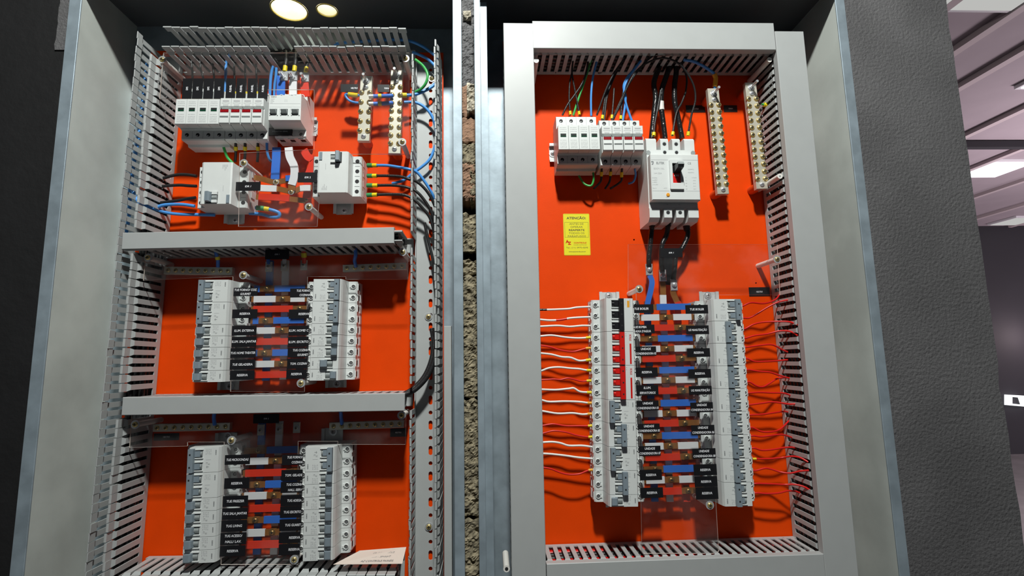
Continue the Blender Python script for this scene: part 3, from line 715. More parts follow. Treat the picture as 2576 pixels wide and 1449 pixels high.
# ---- rails
def din_rail(p0, p1, label, scr=True):
    a = Vector((p1[0]-p0[0], 0, p1[1]-p0[1])); L = a.length; ang = math.atan2(a.x, a.z)
    t = thing('din_rail', label, 'mounting rail', (p0[0], 0, p0[1]), ang, 'mounting rails')
    b = MB(); b.box(-17.5, -12.5, -7.5, -6.5, 0, L, 'zinc_rail'); b.box(12.5, 17.5, -7.5, -6.5, 0, L, 'zinc_rail'); b.box(-13.5, -12.5, -6.49, -1.1, 0, L, 'zinc_rail'); b.box(12.5, 13.5, -6.49, -1.1, 0, L, 'zinc_rail'); b.box(-13.5, 13.5, -1.09, -.1, 0, L, 'zinc_rail')
    b.build('rail', t)
    for z in (6, L-6): MB().screw((0, -1.2, z), 4, 'steel', 6.5).build('screw', t)
def rail_px(a, b_, label): din_rail(at(*b_, 4), at(*a, 4), label)
def rl(x, z): return (x, z)
din_rail((205, -245), (209, 114), 'steel mounting rail end showing above the left breaker column of the right cabinet')
din_rail((381, -240), (386, 112), 'steel mounting rail end showing above the right breaker column of the right cabinet')
din_rail((-434, -41), (-433, 139), 'steel mounting rail behind the middle left breaker column of the left cabinet')
din_rail((-258, -41), (-259, 137), 'steel mounting rail behind the middle right breaker column of the left cabinet')
din_rail((-433, -296), (-433, -110), 'steel mounting rail behind the bottom left breaker column of the left cabinet')
din_rail((-262, -296), (-262, -107), 'steel mounting rail behind the bottom right breaker column of the left cabinet')
din_rail((-439, 242), (-439, 331), 'steel mounting rail below the left residual current device')
din_rail((-253, 258), (-253, 352), 'steel mounting rail below the right residual current device')
din_rail((112, 369), (268, 369), 'steel mounting rail behind the surge protector of the right cabinet')
din_rail((-520, 418), (-304, 418), 'steel mounting rail behind the surge protector and main breaker of the left cabinet')

# ================================================================== COPPER COMBS
def comb(label, mains_top, mains_bot, v_dummy, rows, xl, xr, pitch, group='copper busbar combs'):
    """mains_*: three (x, z) per end; rows: list of z of the cross bars top to bottom, colours cycle blue, white, red; xl/xr(z): ends"""
    cols = ['blue', 'white', 'red']; ox, oz = mains_bot[1]
    t = thing('busbar_comb', label, 'busbar', (ox, 0, oz), 0, group)
    for i in range(3):
        (xa, za), (xb, zb) = mains_top[i], mains_bot[i]
        L = math.hypot(xa-xb, za-zb); ang = math.atan2(xa-xb, za-zb); loc = (xb-ox, -24, zb-oz)
        mb = put('main_bar', MB().box(-5, 5, 0, 3, 0, L, 'copper').mesh('main_bar'), t, loc, ang)
        # coloured sleeves between the joints of this phase
        js = [ (za-z)/(za-zb)*L for k, z in enumerate(rows) if k % 3 == i]; zs = [L-j for j in js]
        edges = [L]+[q for z in zs for q in (z+7, z-7)]+[0]
        for k in range(0, len(edges)-1, 2):
            hi, lo = edges[k], edges[k+1]
            if hi-lo > 4 and hi <= L+.1: put('sleeve', MB().box(-5.5, 5.5, -.6, 3.5, lo, hi, 'sleeve_'+cols[i]).mesh('sleeve'), mb)
    for k, z in enumerate(rows):
        i = k % 3; (xa, za), (xb, zb) = mains_top[i], mains_bot[i]; xm = xb+(xa-xb)*(z-zb)/(za-zb); a, c = xl(z), xr(z)
        cb = MB(); d = 33
        cb.box(a, c, -d, -d+2, z-4.6, z+4.6, 'copper')
        cb.box(xm-5, xm+5, -d+2.02, -24.05, z-4.6, z+4.6, 'copper')
        bar = put('cross_bar', cb.mesh('cross_bar'), t, (-ox, 0, -oz))
        for x0, x1 in ((a+4, xm-11), (xm+13, c-4)):
            if x1-x0 > 8: put('sleeve', MB().box(x0, x1, -d-.7, -d+2.6, z-5.3, z+5.3, 'sleeve_'+cols[i]).mesh('sleeve'), bar)
        put('screw', MB().cyl((xm, -d, z), (0, -1, 0), 5, .8, 'screw_dark', 14).screw((xm, -d-.8, z), 3.6, 'screw_dark').mesh('screw'), bar)
    return t
def ends(pxs_top, pxs_bot, d=24): return [at(*p, d) for p in pxs_top], [at(*p, d) for p in pxs_bot]
def lin(p, q): return lambda z: q[0]+(p[0]-q[0])*(z-q[1])/(p[1]-q[1])
# right cabinet, 18 rows
mt_, mb_ = ends([(1628, 758), (1668, 742), (1704, 762)], [(1648, 1262), (1686, 1262), (1728, 1262)])
rows = [at(1680, v, 33)[1] for v in (772, 798, 824, 851, 877, 902, 931, 956, 983, 1014, 1040, 1065, 1096, 1122, 1150, 1180, 1207, 1236)]
comb('copper busbar comb with blue, white and red sleeves in the right cabinet', mt_, mb_, 0, rows, lin((252, 94), (245, -226)), lin((346, 90), (342, -231)), 18)
# left cabinet, middle: 9 rows
mt_, mb_ = ends([(679, 655), (718, 655), (763, 655)], [(668, 958), (712, 955), (752, 950)])
rows = [at(700, v, 33)[1] for v in (726, 752, 777, 806, 831, 859, 887, 915, 942)]
comb('copper busbar comb with colour sleeves, middle section of the left cabinet', mt_, mb_, 0, rows, lin((-392, 133), (-391, -24)), lin((-301, 133), (-301, -27)), 17.5)
mt_, mb_ = ends([(659, 1060), (703, 1060), (747, 1060)], [(645, 1395), (688, 1395), (733, 1395)])
rows = [at(690, v, 33)[1] for v in (1132, 1159, 1189, 1218, 1246, 1278, 1307, 1339, 1369)]
comb('copper busbar comb with colour sleeves, bottom section of the left cabinet', mt_, mb_, 0, rows, lin((-392, -123), (-392, -287)), lin((-304, -125), (-301, -289)), 18.2)
# between the two residual current devices
def strap_path(b, px, d, wd, th, mt):
    pts = [P(u, v, dd) for (u, v), dd in zip(px, d if isinstance(d, (list, tuple)) else [d]*len(px))]
    vs = []; n = len(pts)
    for i, p in enumerate(pts):
        tg_ = (pts[min(i+1, n-1)]-pts[max(i-1, 0)]).normalized(); side = tg_.cross(Vector((0, -1, 0))).normalized(); nn = side.cross(tg_)
        for a, c in ((-1, 0), (1, 0), (1, 1), (-1, 1)): vs.append(p+side*(a*wd/2)+nn*(c*th))
    fs = [(0, 1, 2, 3), (4*n-1, 4*n-2, 4*n-3, 4*n-4)]+[(4*i+k, 4*i+(k+1) % 4, 4*i+4+(k+1) % 4, 4*i+4+k) for i in range(n-1) for k in range(4)]
    return b.add(vs, fs, mt)
def dense(px, n=5):
    q = smooth_path([Vector((u, v, 0)) for u, v in px], n); return [(p.x, p.y) for p in q]
O = at(695, 475, 30)
t = thing('busbar_link', 'copper links with blue, white and red sleeves between the two residual current devices', 'busbar', (0, 0, 0))
def link(name, px, d, wd, mt, parent, th=2.0): return strap_path(MB(), dense(px), d, wd, th, mt).build(name, parent)
c1 = link('copper_strip', [(640, 447), (660, 451), (685, 458), (695, 459), (718, 455), (752, 450)], 33, 9, 'copper', t)
link('sleeve', [(720, 450), (735, 449), (752, 448)], 34, 10, 'sleeve_blue', c1, 3)
c2 = link('copper_strip', [(650, 473), (700, 476), (730, 482), (745, 480), (760, 474), (785, 472)], 34, 9, 'copper', t)
link('sleeve', [(653, 474), (676, 475), (697, 475.5)], 35.5, 11, 'sleeve_white', c2, 3); link('sleeve', [(756, 475), (768, 474), (782, 474)], 35.5, 10, 'sleeve_white', c2, 3)
c3 = link('copper_strip', [(645, 496), (700, 498), (745, 503), (770, 506)], 35, 9, 'copper', t)
link('sleeve', [(652, 496), (690, 497.5), (729, 500)], 36.5, 11, 'sleeve_red', c3, 3)
MB().screw(P(695, 458, 36), 3.6, 'brass', 5).build('screw', c1); MB().screw(P(733, 483, 38), 3.6, 'brass', 5).build('screw', c2); MB().screw(P(771, 503, 38), 3.2, 'copper').build('screw', c3)
def strap(label, px, d, wd, mt, tip=None):
    t = thing('insulated_strap', label, 'busbar', (0, 0, 0), 0, 'sleeved straps of the left cabinet')
    strap_path(MB(), dense(px), d, wd, 2.6, mt).build('sleeve', t)
    if tip:
        e = px[-1]; strap_path(MB(), [e, (e[0]+tip[0], e[1]+tip[1])], d if not isinstance(d, list) else d[-1], wd-1, 1.6, 'copper').build('copper_end', t)
strap('blue sleeved strap below the main breaker, running down to the copper link', [(697, 372), (696, 400), (694, 430), (693, 452)], 30, 14, 'sleeve_blue', (0, 8))
strap('white sleeved strap curving down from the main breaker', [(727, 372), (730, 395), (741, 420), (741, 445), (735, 466)], 38, 13, 'sleeve_white', (-1, 14))
strap('red sleeved strap curving down right of the main breaker', [(765, 378), (775, 395), (790, 405), (782, 428), (775, 450), (775, 475), (772, 500)], 26, 13, 'sleeve_red')
strap('blue sleeved strap rising above the main breaker', [(709, 192), (708, 212), (707, 240)], 42, 14, 'sleeve_blue')
strap('white sleeved strap rising above the main breaker', [(739, 200), (738, 215), (738, 240)], 42, 13, 'sleeve_white')
strap('red sleeved strap rising above the main breaker', [(766, 196), (767, 215), (770, 245)], 42, 14, 'sleeve_red')
for k, (u, v) in enumerate(((717, 165), (741, 165), (770, 168))):
    t = thing('terminal_lug', f'{("left", "middle", "right")[k]} bolted cable lug with yellow marker above the main breaker', 'cable lug', (0, 0, 0), 0, 'bolted lugs')
    p = P(u-1, v+30, 44); b = MB(); b.box(p.x-6, p.x+6, -46, -43, p.z-6, p.z+11, 'steel'); b.build('lug', t)
    MB().cyl((p.x-2, -46, p.z), (0, -1, 0), 5, 3, 'steel', 6).cyl((p.x-2, -49, p.z), (0, -1, 0), 2.4, 12, 'steel', 10).build('bolt', t)
    MB().cyl((p.x, -44.5, p.z+11), (0.06, .05, 1), 3.8, 10, 'yellow', 12).build('marker', t)
    MB().tube([(p.x+.5, -44, p.z+20), (p.x+1, -42, p.z+33), (p.x-2, -36, p.z+48), (p.x-8, -28, p.z+60)], 3.6, 'black_cable').build('cable', t)

# ================================================================== TERMINAL BARS
def terminal_bar(label, top, bot, n, two=True, d=38, wd=20.5, mt='nickel', stud=True, firstgap=24, pitch=None, scr='brass'):
    (xa, za), (xb, zb) = at(*top, d), at(*bot, d); L = math.hypot(xa-xb, za-zb); ang = math.atan2(xa-xb, za-zb)
    t = thing('terminal_bar', label, 'terminal bar', (xb, 0, zb), ang, 'screw terminal bars')
    b = MB(); b.box(-wd/2, wd/2, -d, -d+9, 0, L, mt, .5); b.build('bar', t)
    if stud:
        for z in (9, L-9): MB().cyl((0, -d+9.02, z), (0, 1, 0), 8, d-9.2, 'isolator', 16).build('standoff', t)
        q = MB(); q.cyl((0, -d, L-10), (0, -1, 0), 6, 1.2, 'steel', 16).cyl((0, -d-1.2, L-10), (0, -1, 0), 4.2, 3.4, 'steel', 6).cyl((0, -d-4.6, L-10), (0, -1, 0), 2.4, 18, 'steel', 10); q.build('stud', t)
        MB().screw((0, -d, L-22), 4.6, 'steel', slot='line').build('screw', t); MB().screw((0, -d, 8), 4.6, 'steel', slot='line').build('screw', t)
    me = MB().screw((0, 0, 0), 4.9 if two else 3.7, scr).mesh('screw'); z1 = L-firstgap-8; z0 = 18 if stud else 7
    if not stud: z1 = L-7
    for k in range(n):
        z = z1+(z0-z1)*k/(n-1)
        for x in ((-wd*.35, wd*.35) if two else (0,)): put('screw', me, t, (x, -d, z))
    return t
terminal_bar('nickel terminal bar at top of the left cabinet, shorter left-hand one', (922, 190), (914, 354), 5)
terminal_bar('nickel terminal bar at top of the left cabinet, longer right-hand one', (998, 176), (992, 386), 8)
terminal_bar('nickel terminal bar in the right cabinet, nearer the moulded-case breaker', (1794, 222), (1820, 488), 12)
terminal_bar('nickel terminal bar in the right cabinet, beside the right duct', (1888, 207), (1918, 475), 12)
terminal_bar('horizontal terminal bar behind acrylic, middle section left, under a blue wire', (412, 680), (584, 682), 9, False, 20, 13, scr='brass', stud=False)
terminal_bar('horizontal terminal bar behind acrylic, middle section right', (862, 675), (1022, 669), 8, False, 20, 12, stud=False)
terminal_bar('horizontal terminal bar behind acrylic, bottom section left', (384, 1077), (578, 1073), 9, False, 20, 12, stud=False)
terminal_bar('horizontal terminal bar behind acrylic, bottom section right', (828, 1073), (1016, 1066), 9, False, 20, 12, stud=False)
for sec, pts in (('middle', ((677, 672), (716, 670), (765, 668))), ('bottom', ((657, 1082), (703, 1080), (747, 1076)))):
    for k, (u, v) in enumerate(pts):
        p = P(u, v, 27); t = thing('terminal_lug', f'{("left", "middle", "right")[k]} lug joining the feeder to the {sec} busbar comb', 'cable lug', (p.x, p.y, p.z), 0, 'bolted lugs')
        MB().box(-5.5, 5.5, -2.4, 0, -8, 9, 'nickel', .6).build('lug', t); MB().screw((0, -2.4, 0), 3.4, 'nickel', 4.8).build('screw', t)

# ================================================================== WIRES
def zp(pts, ox, oy, sc): return [(ox+x*sc, oy+y*sc) for x, y in pts]
def wire(label, px, d0, d1, r, mt, group, bands=(), name='wire', cat='wire', dmid=None):
    """px: pixels; depth runs d0 -> d1 (via dmid); bands: (from, to, material, extra radius, part name) as fractions"""
    n = len(px); P3 = []
    for i, (u, v) in enumerate(px):
        f = i/(n-1)
        d = d0+(d1-d0)*f if dmid is None else (d0+(dmid-d0)*f*2 if f < .5 else dmid+(d1-dmid)*(f*2-1))
        P3.append(P(u, v, d))
    pts = smooth_path(P3, 5); t = thing(name, label, cat, (0, 0, 0), 0, group)
    MB().tube(pts, r, mt).build('insulation', t)
    L = [0]
    for a, c in zip(pts, pts[1:]): L.append(L[-1]+(c-a).length)
    def pos(f):
        s_ = max(0, min(1, f))*L[-1]
        for i in range(len(L)-1):
            if L[i+1] >= s_: return pts[i].lerp(pts[i+1], (s_-L[i])/max(1e-6, L[i+1]-L[i]))
        return pts[-1]
    for f0, f1, m_, ex, nm in bands:
        MB().tube([pos(f0+(f1-f0)*k/3) for k in range(4)], r+ex, m_, 10).build(nm, t)
    return t
A1 = (1340, 720, .207); A2 = (1340, 1000, .207); Y, Og = 'yellow', 'ferrule_orange'
LW = [
 (A1, 'w', [(85,285),(210,285),(330,281),(440,275),(540,258),(715,250)], None, [(0, .22, 'tape', .25, 'sleeve')]),
 (A1, 'w', [(85,405),(200,415),(330,410),(445,390),(560,380),(715,375)], None, [(.38, .57, 'wire_red', .2, 'sleeve')]),
 (A1, 'w', [(85,490),(300,480),(450,492),(600,480),(715,482)], None, []),
 (A1, 'w', [(90,608),(230,598),(400,622),(560,632),(715,622)], Y, []),
 (A1, 'r', [(95,720),(220,740),(330,775),(480,795),(580,775),(650,755),(715,752)], Og, []),
 (A1, 'w', [(95,815),(230,830),(350,860),(460,868),(560,905),(650,900),(715,892)], Y, []),
 (A1, 'w', [(100,1030),(200,995),(320,985),(450,998),(560,1005),(660,1022),(725,1022)], Y, []),
 (A1, 'r', [(105,1140),(250,1130),(340,1135),(440,1118),(590,1155),(680,1148),(725,1148)], Y, []),
 (A1, 'w', [(105,1255),(280,1260),(440,1245),(500,1240),(570,1280),(660,1290),(730,1292)], Y, []),
 (A1, 'w', [(110,1385),(200,1405),(380,1400),(560,1405),(680,1420),(735,1418)], Og, []),
 (A2, 'w', [(115,165),(300,195),(480,190),(600,205),(680,200),(735,198)], Og, []),
 (A2, 'r', [(125,340),(250,322),(400,345),(560,345),(670,345),(740,340)], Y, []),
 (A2, 'r', [(125,435),(250,405),(400,420),(540,460),(680,480),(745,472)], Y, []),
 (A2, 'w', [(125,545),(240,540),(340,555),(440,585),(600,585),(745,605)], None, []),
 (A2, 'w', [(130,682),(250,690),(420,710),(560,730),(750,745)], None, []),
 (A2, 'r', [(130,850),(230,870),(330,910),(440,935),(560,930),(640,900),(690,882),(750,880)], Og, []),
]
for i, (A, c, pts, fer, bands) in enumerate(LW):
    px = zp(pts, *A); px = [(px[0][0]-14, px[0][1])]+px
    if fer: bands = bands+[(.90, .985, fer, .75, 'ferrule')]
    cn = 'white' if c == 'w' else 'red'
    wire(f'{cn} wire to the left breaker column of the right cabinet, {ORD[i]} from top', px, 31, 34, 1.75 if c == 'w' else 1.45, 'wire_white' if c == 'w' else 'wire_red', 'wires left of the right cabinet breakers', bands)
B1 = (1640, 720, .207); B2 = (1640, 1000, .207)
RW = [
 (B1, [(1105,240),(1200,200),(1340,210),(1430,195),(1510,155),(1555,95)]), (B1, [(1115,385),(1180,385),(1270,340),(1400,260),(1530,195),(1660,165)]),
 (B1, [(1135,515),(1230,465),(1330,440),(1480,430),(1640,430),(1730,450),(1785,475)]), (B1, [(1140,630),(1250,600),(1400,580),(1540,545),(1650,545),(1730,570),(1770,600)]),
 (B1, [(1160,740),(1300,720),(1430,708),(1500,725),(1580,770),(1650,800)]), (B1, [(1160,880),(1250,915),(1380,915),(1540,905),(1650,895)]),
 (B1, [(1180,1015),(1300,1035),(1430,1045),(1520,1075),(1620,1105),(1680,1120)]), (B1, [(1190,1165),(1270,1210),(1350,1222),(1430,1180),(1530,1120),(1640,1110)]),
 (B1, [(1195,1295),(1320,1290),(1440,1295),(1600,1300),(1690,1330)]), (B2, [(1215,85),(1330,70),(1450,55),(1560,65),(1680,82),(1750,75)]),
 (B2, [(1215,210),(1340,205),(1480,185),(1600,170),(1660,180)]), (B2, [(1225,365),(1320,410),(1420,420),(1540,395),(1620,330),(1670,275)]),
 (B2, [(1240,465),(1330,475),(1450,462),(1560,450),(1640,465),(1710,490)]), (B2, [(1250,615),(1340,640),(1480,630),(1600,610),(1700,605),(1740,615)]),
 (B2, [(1275,745),(1420,745),(1580,730),(1700,715),(1800,730),(1900,785)]), (B2, [(1275,885),(1370,860),(1450,870),(1560,905),(1680,920),(1800,895),(1910,885)]),
 (B2, [(1290,1045),(1440,1050),(1600,1058),(1740,1058),(1850,1085),(1920,1125)]), (B2, [(1290,1160),(1400,1168),(1540,1160),(1650,1135),(1740,1140),(1800,1160)]),
]
for i, (A, pts) in enumerate(RW):
    px = zp(pts, *A); px = [(px[0][0]-10, px[0][1]+.5)]+px; de = max(14, min(70, depth_at_x(*px[-1], 503.5)))
    wire(f'red wire from the right breaker column into the right duct, {ORD[i]} from top', px, 33, de, 1.5, 'wire_red', 'red wires into the right duct', [(.0, .06, Y, .5, 'ferrule')] if i == 14 else [], dmid=36)
C1 = (1260, 40, .2174); g = 'wires in the top of the right cabinet'
bk = 'black_cable'; ym = lambda f0=.93, f1=.99: [(f0, f1, Y, .9, 'marker')]
def zw(label, pts, d0, d1, r, mt, A=C1, grp=g, bands=(), dmid=None): wire(label, zp(pts, *A), d0, d1, r, mt, grp, bands, dmid=dmid)
zw('black wire leaning right from the first surge terminal', [(1010,520),(980,680),(930,800),(850,920),(770,1030),(712,1150)], 45, 36, 1.7, bk)
zw('black wire with yellow marker, standing over the second surge terminal', [(835,480),(825,640),(800,760),(790,950),(805,1150)], 45, 36, 1.5, bk, bands=ym())
zw('black wire crossing to the third surge terminal', [(838,500),(822,640),(838,760),(870,930),(910,1150)], 47, 36, 1.6, bk, bands=ym())
zw('green wire rising behind the surge protector of the right cabinet', [(1055,480),(1020,590),(980,720),(935,850),(885,1000),(838,1150)], 42, 30, 2.0, 'wire_green')
zw('light blue wire into the fourth surge terminal', [(1130,450),(1080,640),(1055,780),(1043,950),(1045,1155)], 45, 36, 2.0, 'wire_blue')
zw('black wire arching highest above the fuse holders', [(1800,720),(1790,560),(1700,430),(1610,393),(1530,415),(1420,510),(1320,650),(1240,800),(1180,950),(1110,1150)], 20, 36, 1.7, bk, dmid=60)
zw('black wire arching from the second fuse holder over the thick cables', [(2135,900),(2150,720),(2085,550),(1990,445),(1880,415),(1750,470),(1630,580),(1500,760),(1400,950),(1285,1210)], 25, 36, 1.7, bk, dmid=66)
zw('black wire arching from the fuse holders to the right end of the moulded-case breaker', [(2165,1385),(2205,1150),(2250,980),(2235,820),(2160,670),(2050,545),(1880,487),(1700,540),(1560,650),(1460,830),(1390,1000),(1300,1200)], 40, 36, 1.8, bk, dmid=68, bands=[(0, .022, Y, 1.4, 'marker')])
zw('black wire with yellow tip between the thick cables', [(2140,880),(2090,1010),(2030,1130),(1985,1385)], 26, 40, 1.8, bk, bands=[(.93, .995, Y, 1.4, 'marker')])
zw('thin black wire with yellow tip beside the first thick cable', [(1850,860),(1835,960),(1805,1120),(1780,1250),(1768,1390)], 34, 42, 1.9, bk, bands=[(.93, .995, Y, 1.4, 'marker')])
zw('black wire with marker into the first fuse holder', [(1320,640),(1250,790),(1210,930),(1170,1210)], 40, 36, 1.9, bk, bands=ym(.9, .97))
zw('second black wire beside the first fuse holder', [(1340,640),(1270,800),(1225,950),(1195,1210)], 36, 34, 2.0, bk)
zw('black wire with marker into the third fuse holder', [(1430,820),(1405,950),(1385,1210)], 42, 36, 1.8, bk, bands=ym(.86, .96))
zw('black wire with marker into the second fuse holder', [(1310,840),(1300,1000),(1282,1200)], 34, 36, 1.7, bk, bands=ym(.86, .97))
zw('light blue wire into the third fuse holder', [(1620,520),(1530,630),(1450,730),(1420,830),(1445,960),(1410,1210)], 50, 34, 2.1, 'wire_blue')
zw('light blue wire slanting into the rightmost fuse holder', [(1590,560),(1480,710),(1425,850),(1440,980),(1470,1090),(1520,1225)], 46, 35, 2.1, 'wire_blue')
zw('dark blue wire with yellow ferrule over the nearer terminal bar', [(2120,510),(2220,525),(2330,575),(2430,640),(2485,705),(2470,850)], 55, 32, 2.6, 'wire_blue', bands=[(.70, .95, 'ferrule_orange', 1.6, 'ferrule')])
zw('green wire with yellow ferrule into the bar beside the right duct', [(2105,1020),(2070,1075),(2030,1080),(1990,1065)], 30, 34, 2.0, 'wire_green', (1560-.2174*390, 40, .2174), g) if False else None
wire('green wire with yellow ferrule entering the terminal bar beside the right duct', [(1944, 263), (1938, 266), (1930, 265), (1916, 262)], 34, 34, 1.7, 'wire_green', g, [(.22, .8, Y, 2.2, 'ferrule')])
gc = 'thick black cables of the moulded-case breaker'
def cable(label, px, d0, d1, r, bands=(), dmid=None, mt='tape'): wire(label, px, d0, d1, r, mt, gc, bands, 'power_cable', 'cable', dmid)
cable('thick black cable into the first top terminal of the moulded-case breaker', zp([(1850,480),(1830,600),(1790,700),(1770,800),(1790,950),(1770,1150),(1742,1420)], *C1), 30, 26, 5.0)
cable('thick black cable with a pale taped band, middle top terminal', zp([(1965,480),(1945,600),(1900,740),(1862,860),(1852,1030),(1870,1180),(1900,1420)], *C1), 30, 26, 5.0, [(.56, .66, 'nylon', .5, 'tape_band')])
cable('thick black cable into the third top terminal of the moulded-case breaker', zp([(2010,480),(2030,640),(2010,800),(2012,1000),(2050,1180),(2095,1420)], *C1), 30, 26, 5.0)
D1 = (1340, 520, .2623)
cable('thick black cable hanging from the first bottom terminal, ending in a lug', zp([(1145,60),(1143,180),(1130,330),(1115,470),(1115,570)], *D1), 26, 30, 4.6, [(.0, .25, 'black_cable', 1.2, 'boot')])
cable('thick black cable hanging from the middle bottom terminal, bending left', zp([(1310,60),(1298,180),(1285,270),(1240,370),(1232,500),(1243,620)], *D1), 26, 30, 4.6, [(.0, .22, 'black_cable', 1.2, 'boot')])
cable('thick black cable hanging from the third bottom terminal, bending left', zp([(1460,60),(1470,170),(1490,270),(1440,390),(1375,480),(1362,600),(1352,700)], *D1), 26, 30, 4.6, [(.0, .25, 'black_cable', 1.4, 'boot')])
for k, (u, v) in enumerate(((1115, 600), (1245, 655), (1352, 745))):
    p = P(1340+u*.2623, 520+v*.2623, 27); t = thing('terminal_lug', f'{("left", "middle", "right")[k]} silver lug under the moulded-case breaker', 'cable lug', (p.x, p.y, p.z), 0, 'bolted lugs')
    MB().box(-6, 6, -2.6, 0, -11, 9, 'steel', .8).build('lug', t); MB().dome((0, -2.6, -1), (0, -1, 0), 4.8, 4, 'steel', 12).build('bolt', t)
strap2 = thing('insulated_strap', 'blue sleeved strap bending from the left silver lug to the comb', 'busbar', (0, 0, 0), 0, 'sleeved straps of the right cabinet')
strap_path(MB(), dense(zp([(1118,660),(1140,720),(1130,800),(1105,900),(1095,960)], *D1)), 26, 9, 3, 'sleeve_blue').build('sleeve', strap2)
strap3 = thing('insulated_strap', 'copper strap with red tip bending from the right silver lug to the comb', 'busbar', (0, 0, 0), 0, 'sleeved straps of the right cabinet')
strap_path(MB(), dense(zp([(1350,780),(1345,830),(1375,900),(1400,960)], *D1)), 26, 10, 2, 'copper').build('bar', strap3); strap_path(MB(), dense(zp([(1385,915),(1395,940),(1410,970)], *D1)), 27.5, 11, 3, 'sleeve_red').build('sleeve', strap3)
strap5 = thing('insulated_strap', 'brown copper strap from the middle silver lug down to the comb', 'busbar', (0, 0, 0), 0, 'sleeved straps of the right cabinet')
strap_path(MB(), [(1664, 680), (1667, 720), (1668, 762)], 22.5, 10, 2, 'copper').build('bar', strap5)
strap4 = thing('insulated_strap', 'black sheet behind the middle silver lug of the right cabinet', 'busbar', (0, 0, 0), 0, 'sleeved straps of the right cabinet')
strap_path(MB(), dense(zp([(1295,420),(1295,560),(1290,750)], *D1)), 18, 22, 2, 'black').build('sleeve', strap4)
# below surge protector and fuse holders, right cabinet
E1 = (1340, 260, .207)
zw('green wire looping under the surge protector of the right cabinet', [(560,880),(630,980),(710,1000),(740,930),(735,840)], 24, 34, 1.9, 'wire_green', E1, g)
for k, (x, e) in enumerate(((840, 760), (950, 900), (1085, 960))): zw(f'black wire with yellow marker under the {("first", "second", "third")[k]} fuse holder', [(x,790),(x-5,860),(x-15,950),(e-20,1040)], 40, 18, 2.0, bk, E1, g, [(.14, .34, Y, .8, 'marker')])
zw('light blue wire under the rightmost fuse holder', [(1240,800),(1250,870),(1225,950),(1165,975)], 40, 20, 1.9, 'wire_blue', E1, g)

# left cabinet wires
g2 = 'wires of the left cabinet'; F1 = (660, 40, .2174); F2 = (660, 340, .2174); F3 = (280, 340, .2174)
zw('light blue wire arching over the top right of the left cabinet', [(830,325),(1000,305),(1250,290),(1500,275),(1700,290),(1850,350),(1950,420),(2030,490)], 30, 30, 2.7, 'wire_blue', F1, g2)
zw('light blue wire just below the top arching one', [(1740,420),(1830,455),(1920,505),(2010,590)], 20, 24, 2.7, 'wire_blue', F1, g2)
zw('bright green wire looping in the right duct of the left cabinet', [(1770,505),(1860,580),(1912,680),(1890,780),(1830,850),(1750,890)], 40, 30, 2.5, 'wire_green', F1, g2, dmid=46)
zw('light blue wire entering the longer terminal bar through the duct', [(2020,770),(1960,820),(1880,865),(1760,910),(1600,920)], 24, 34, 2.8, 'wire_blue', F1, g2, [(.85, .995, Y, 1.4, 'ferrule')])
zw('light blue wire bending down the right duct, upper', [(1640,1000),(1765,1000),(1870,1050),(1950,1140),(2000,1260),(2020,1400)], 32, 20, 2.7, 'wire_blue', F1, g2)
zw('light blue wire rising behind the outer fins of the right duct', [(2000,120),(1980,190),(1930,290),(1840,370),(1760,425),(1640,520),(1500,560)], 22, 20, 2.7, 'wire_blue', F2, g2)
gf = [(.0, .065, 'ferrule_green', 1.2, 'ferrule'), (.065, .12, Y, .9, 'marker')]
zw('light blue cable from the right residual current device', [(1215,350),(1310,350),(1450,352),(1600,375),(1700,395),(1790,430),(1880,540),(1950,650),(1995,740)], 34, 26, 2.6, 'wire_blue', F2, g2, gf, 44)
for k, pts in enumerate(([(1215,470),(1310,470),(1450,470),(1600,480),(1700,510),(1790,540),(1880,620),(1950,720),(2000,830)], [(1212,582),(1310,582),(1500,580),(1660,600),(1780,650),(1880,760),(1960,900),(2000,1070)], [(1212,695),(1310,690),(1500,685),(1650,695),(1760,750),(1860,850),(1940,960),(1990,1130)])):
    zw(f'{("upper", "middle", "lower")[k]} black cable from the right residual current device', pts, 34, 26, 2.6, bk, F2, g2, gf, 44)
for k, pts in enumerate(([(985,475),(900,460),(800,455),(700,470),(610,495),(560,500)], [(985,590),(890,585),(800,578),(700,582),(590,592),(540,600)], [(975,722),(880,735),(780,755),(680,768),(570,782),(520,790)])):
    zw(f'{("upper", "middle", "lower")[k]} black cable left of the left residual current device', pts, 34, 30, 2.7, bk, F3, g2)
zw('light blue cable from the left residual current device into the left duct', [(965,822),(850,805),(750,800),(600,810),(490,845),(420,810),(350,780)], 34, 40, 2.8, 'wire_blue', F3, g2)
zw('light blue cable passing under the left residual current device', [(1200,925),(1000,920),(800,915),(660,900),(550,870),(430,825),(340,785)], 18, 40, 2.8, 'wire_blue', F3, g2)
zw('light blue cable looping right of the left residual current device', [(1665,840),(1770,850),(1870,870),(1940,900),(1935,945),(1850,945),(1740,915),(1600,905)], 34, 16, 3.0, 'wire_blue', F3, g2, [(.02, .14, 'ferrule_green', 1.4, 'ferrule'), (.14, .22, Y, 1.0, 'marker')])
for k, (y0, y1) in enumerate(((933, 925), (1020, 1008))):
    zw(f'{("upper", "lower")[k]} flat blue link with yellow marker between the two terminal bars of the left cabinet', [(1230,y0),(1290,y0-2),(1360,y0-4),(1480,y1),(1500,y1)], 46, 41, 3.6, 'sleeve_blue', F1, g2, [(.0, .2, 'nickel', .3, 'lug'), (.40, .55, Y, .5, 'marker')])
zw('light blue loop left of the shorter terminal bar, with yellow ferrule', [(1130,920),(1050,915),(980,905),(962,925),(1000,975),(1060,1000),(1130,1008)], 36, 30, 2.2, 'wire_blue', F1, g2, [(.06, .36, Y, 1.6, 'ferrule')])
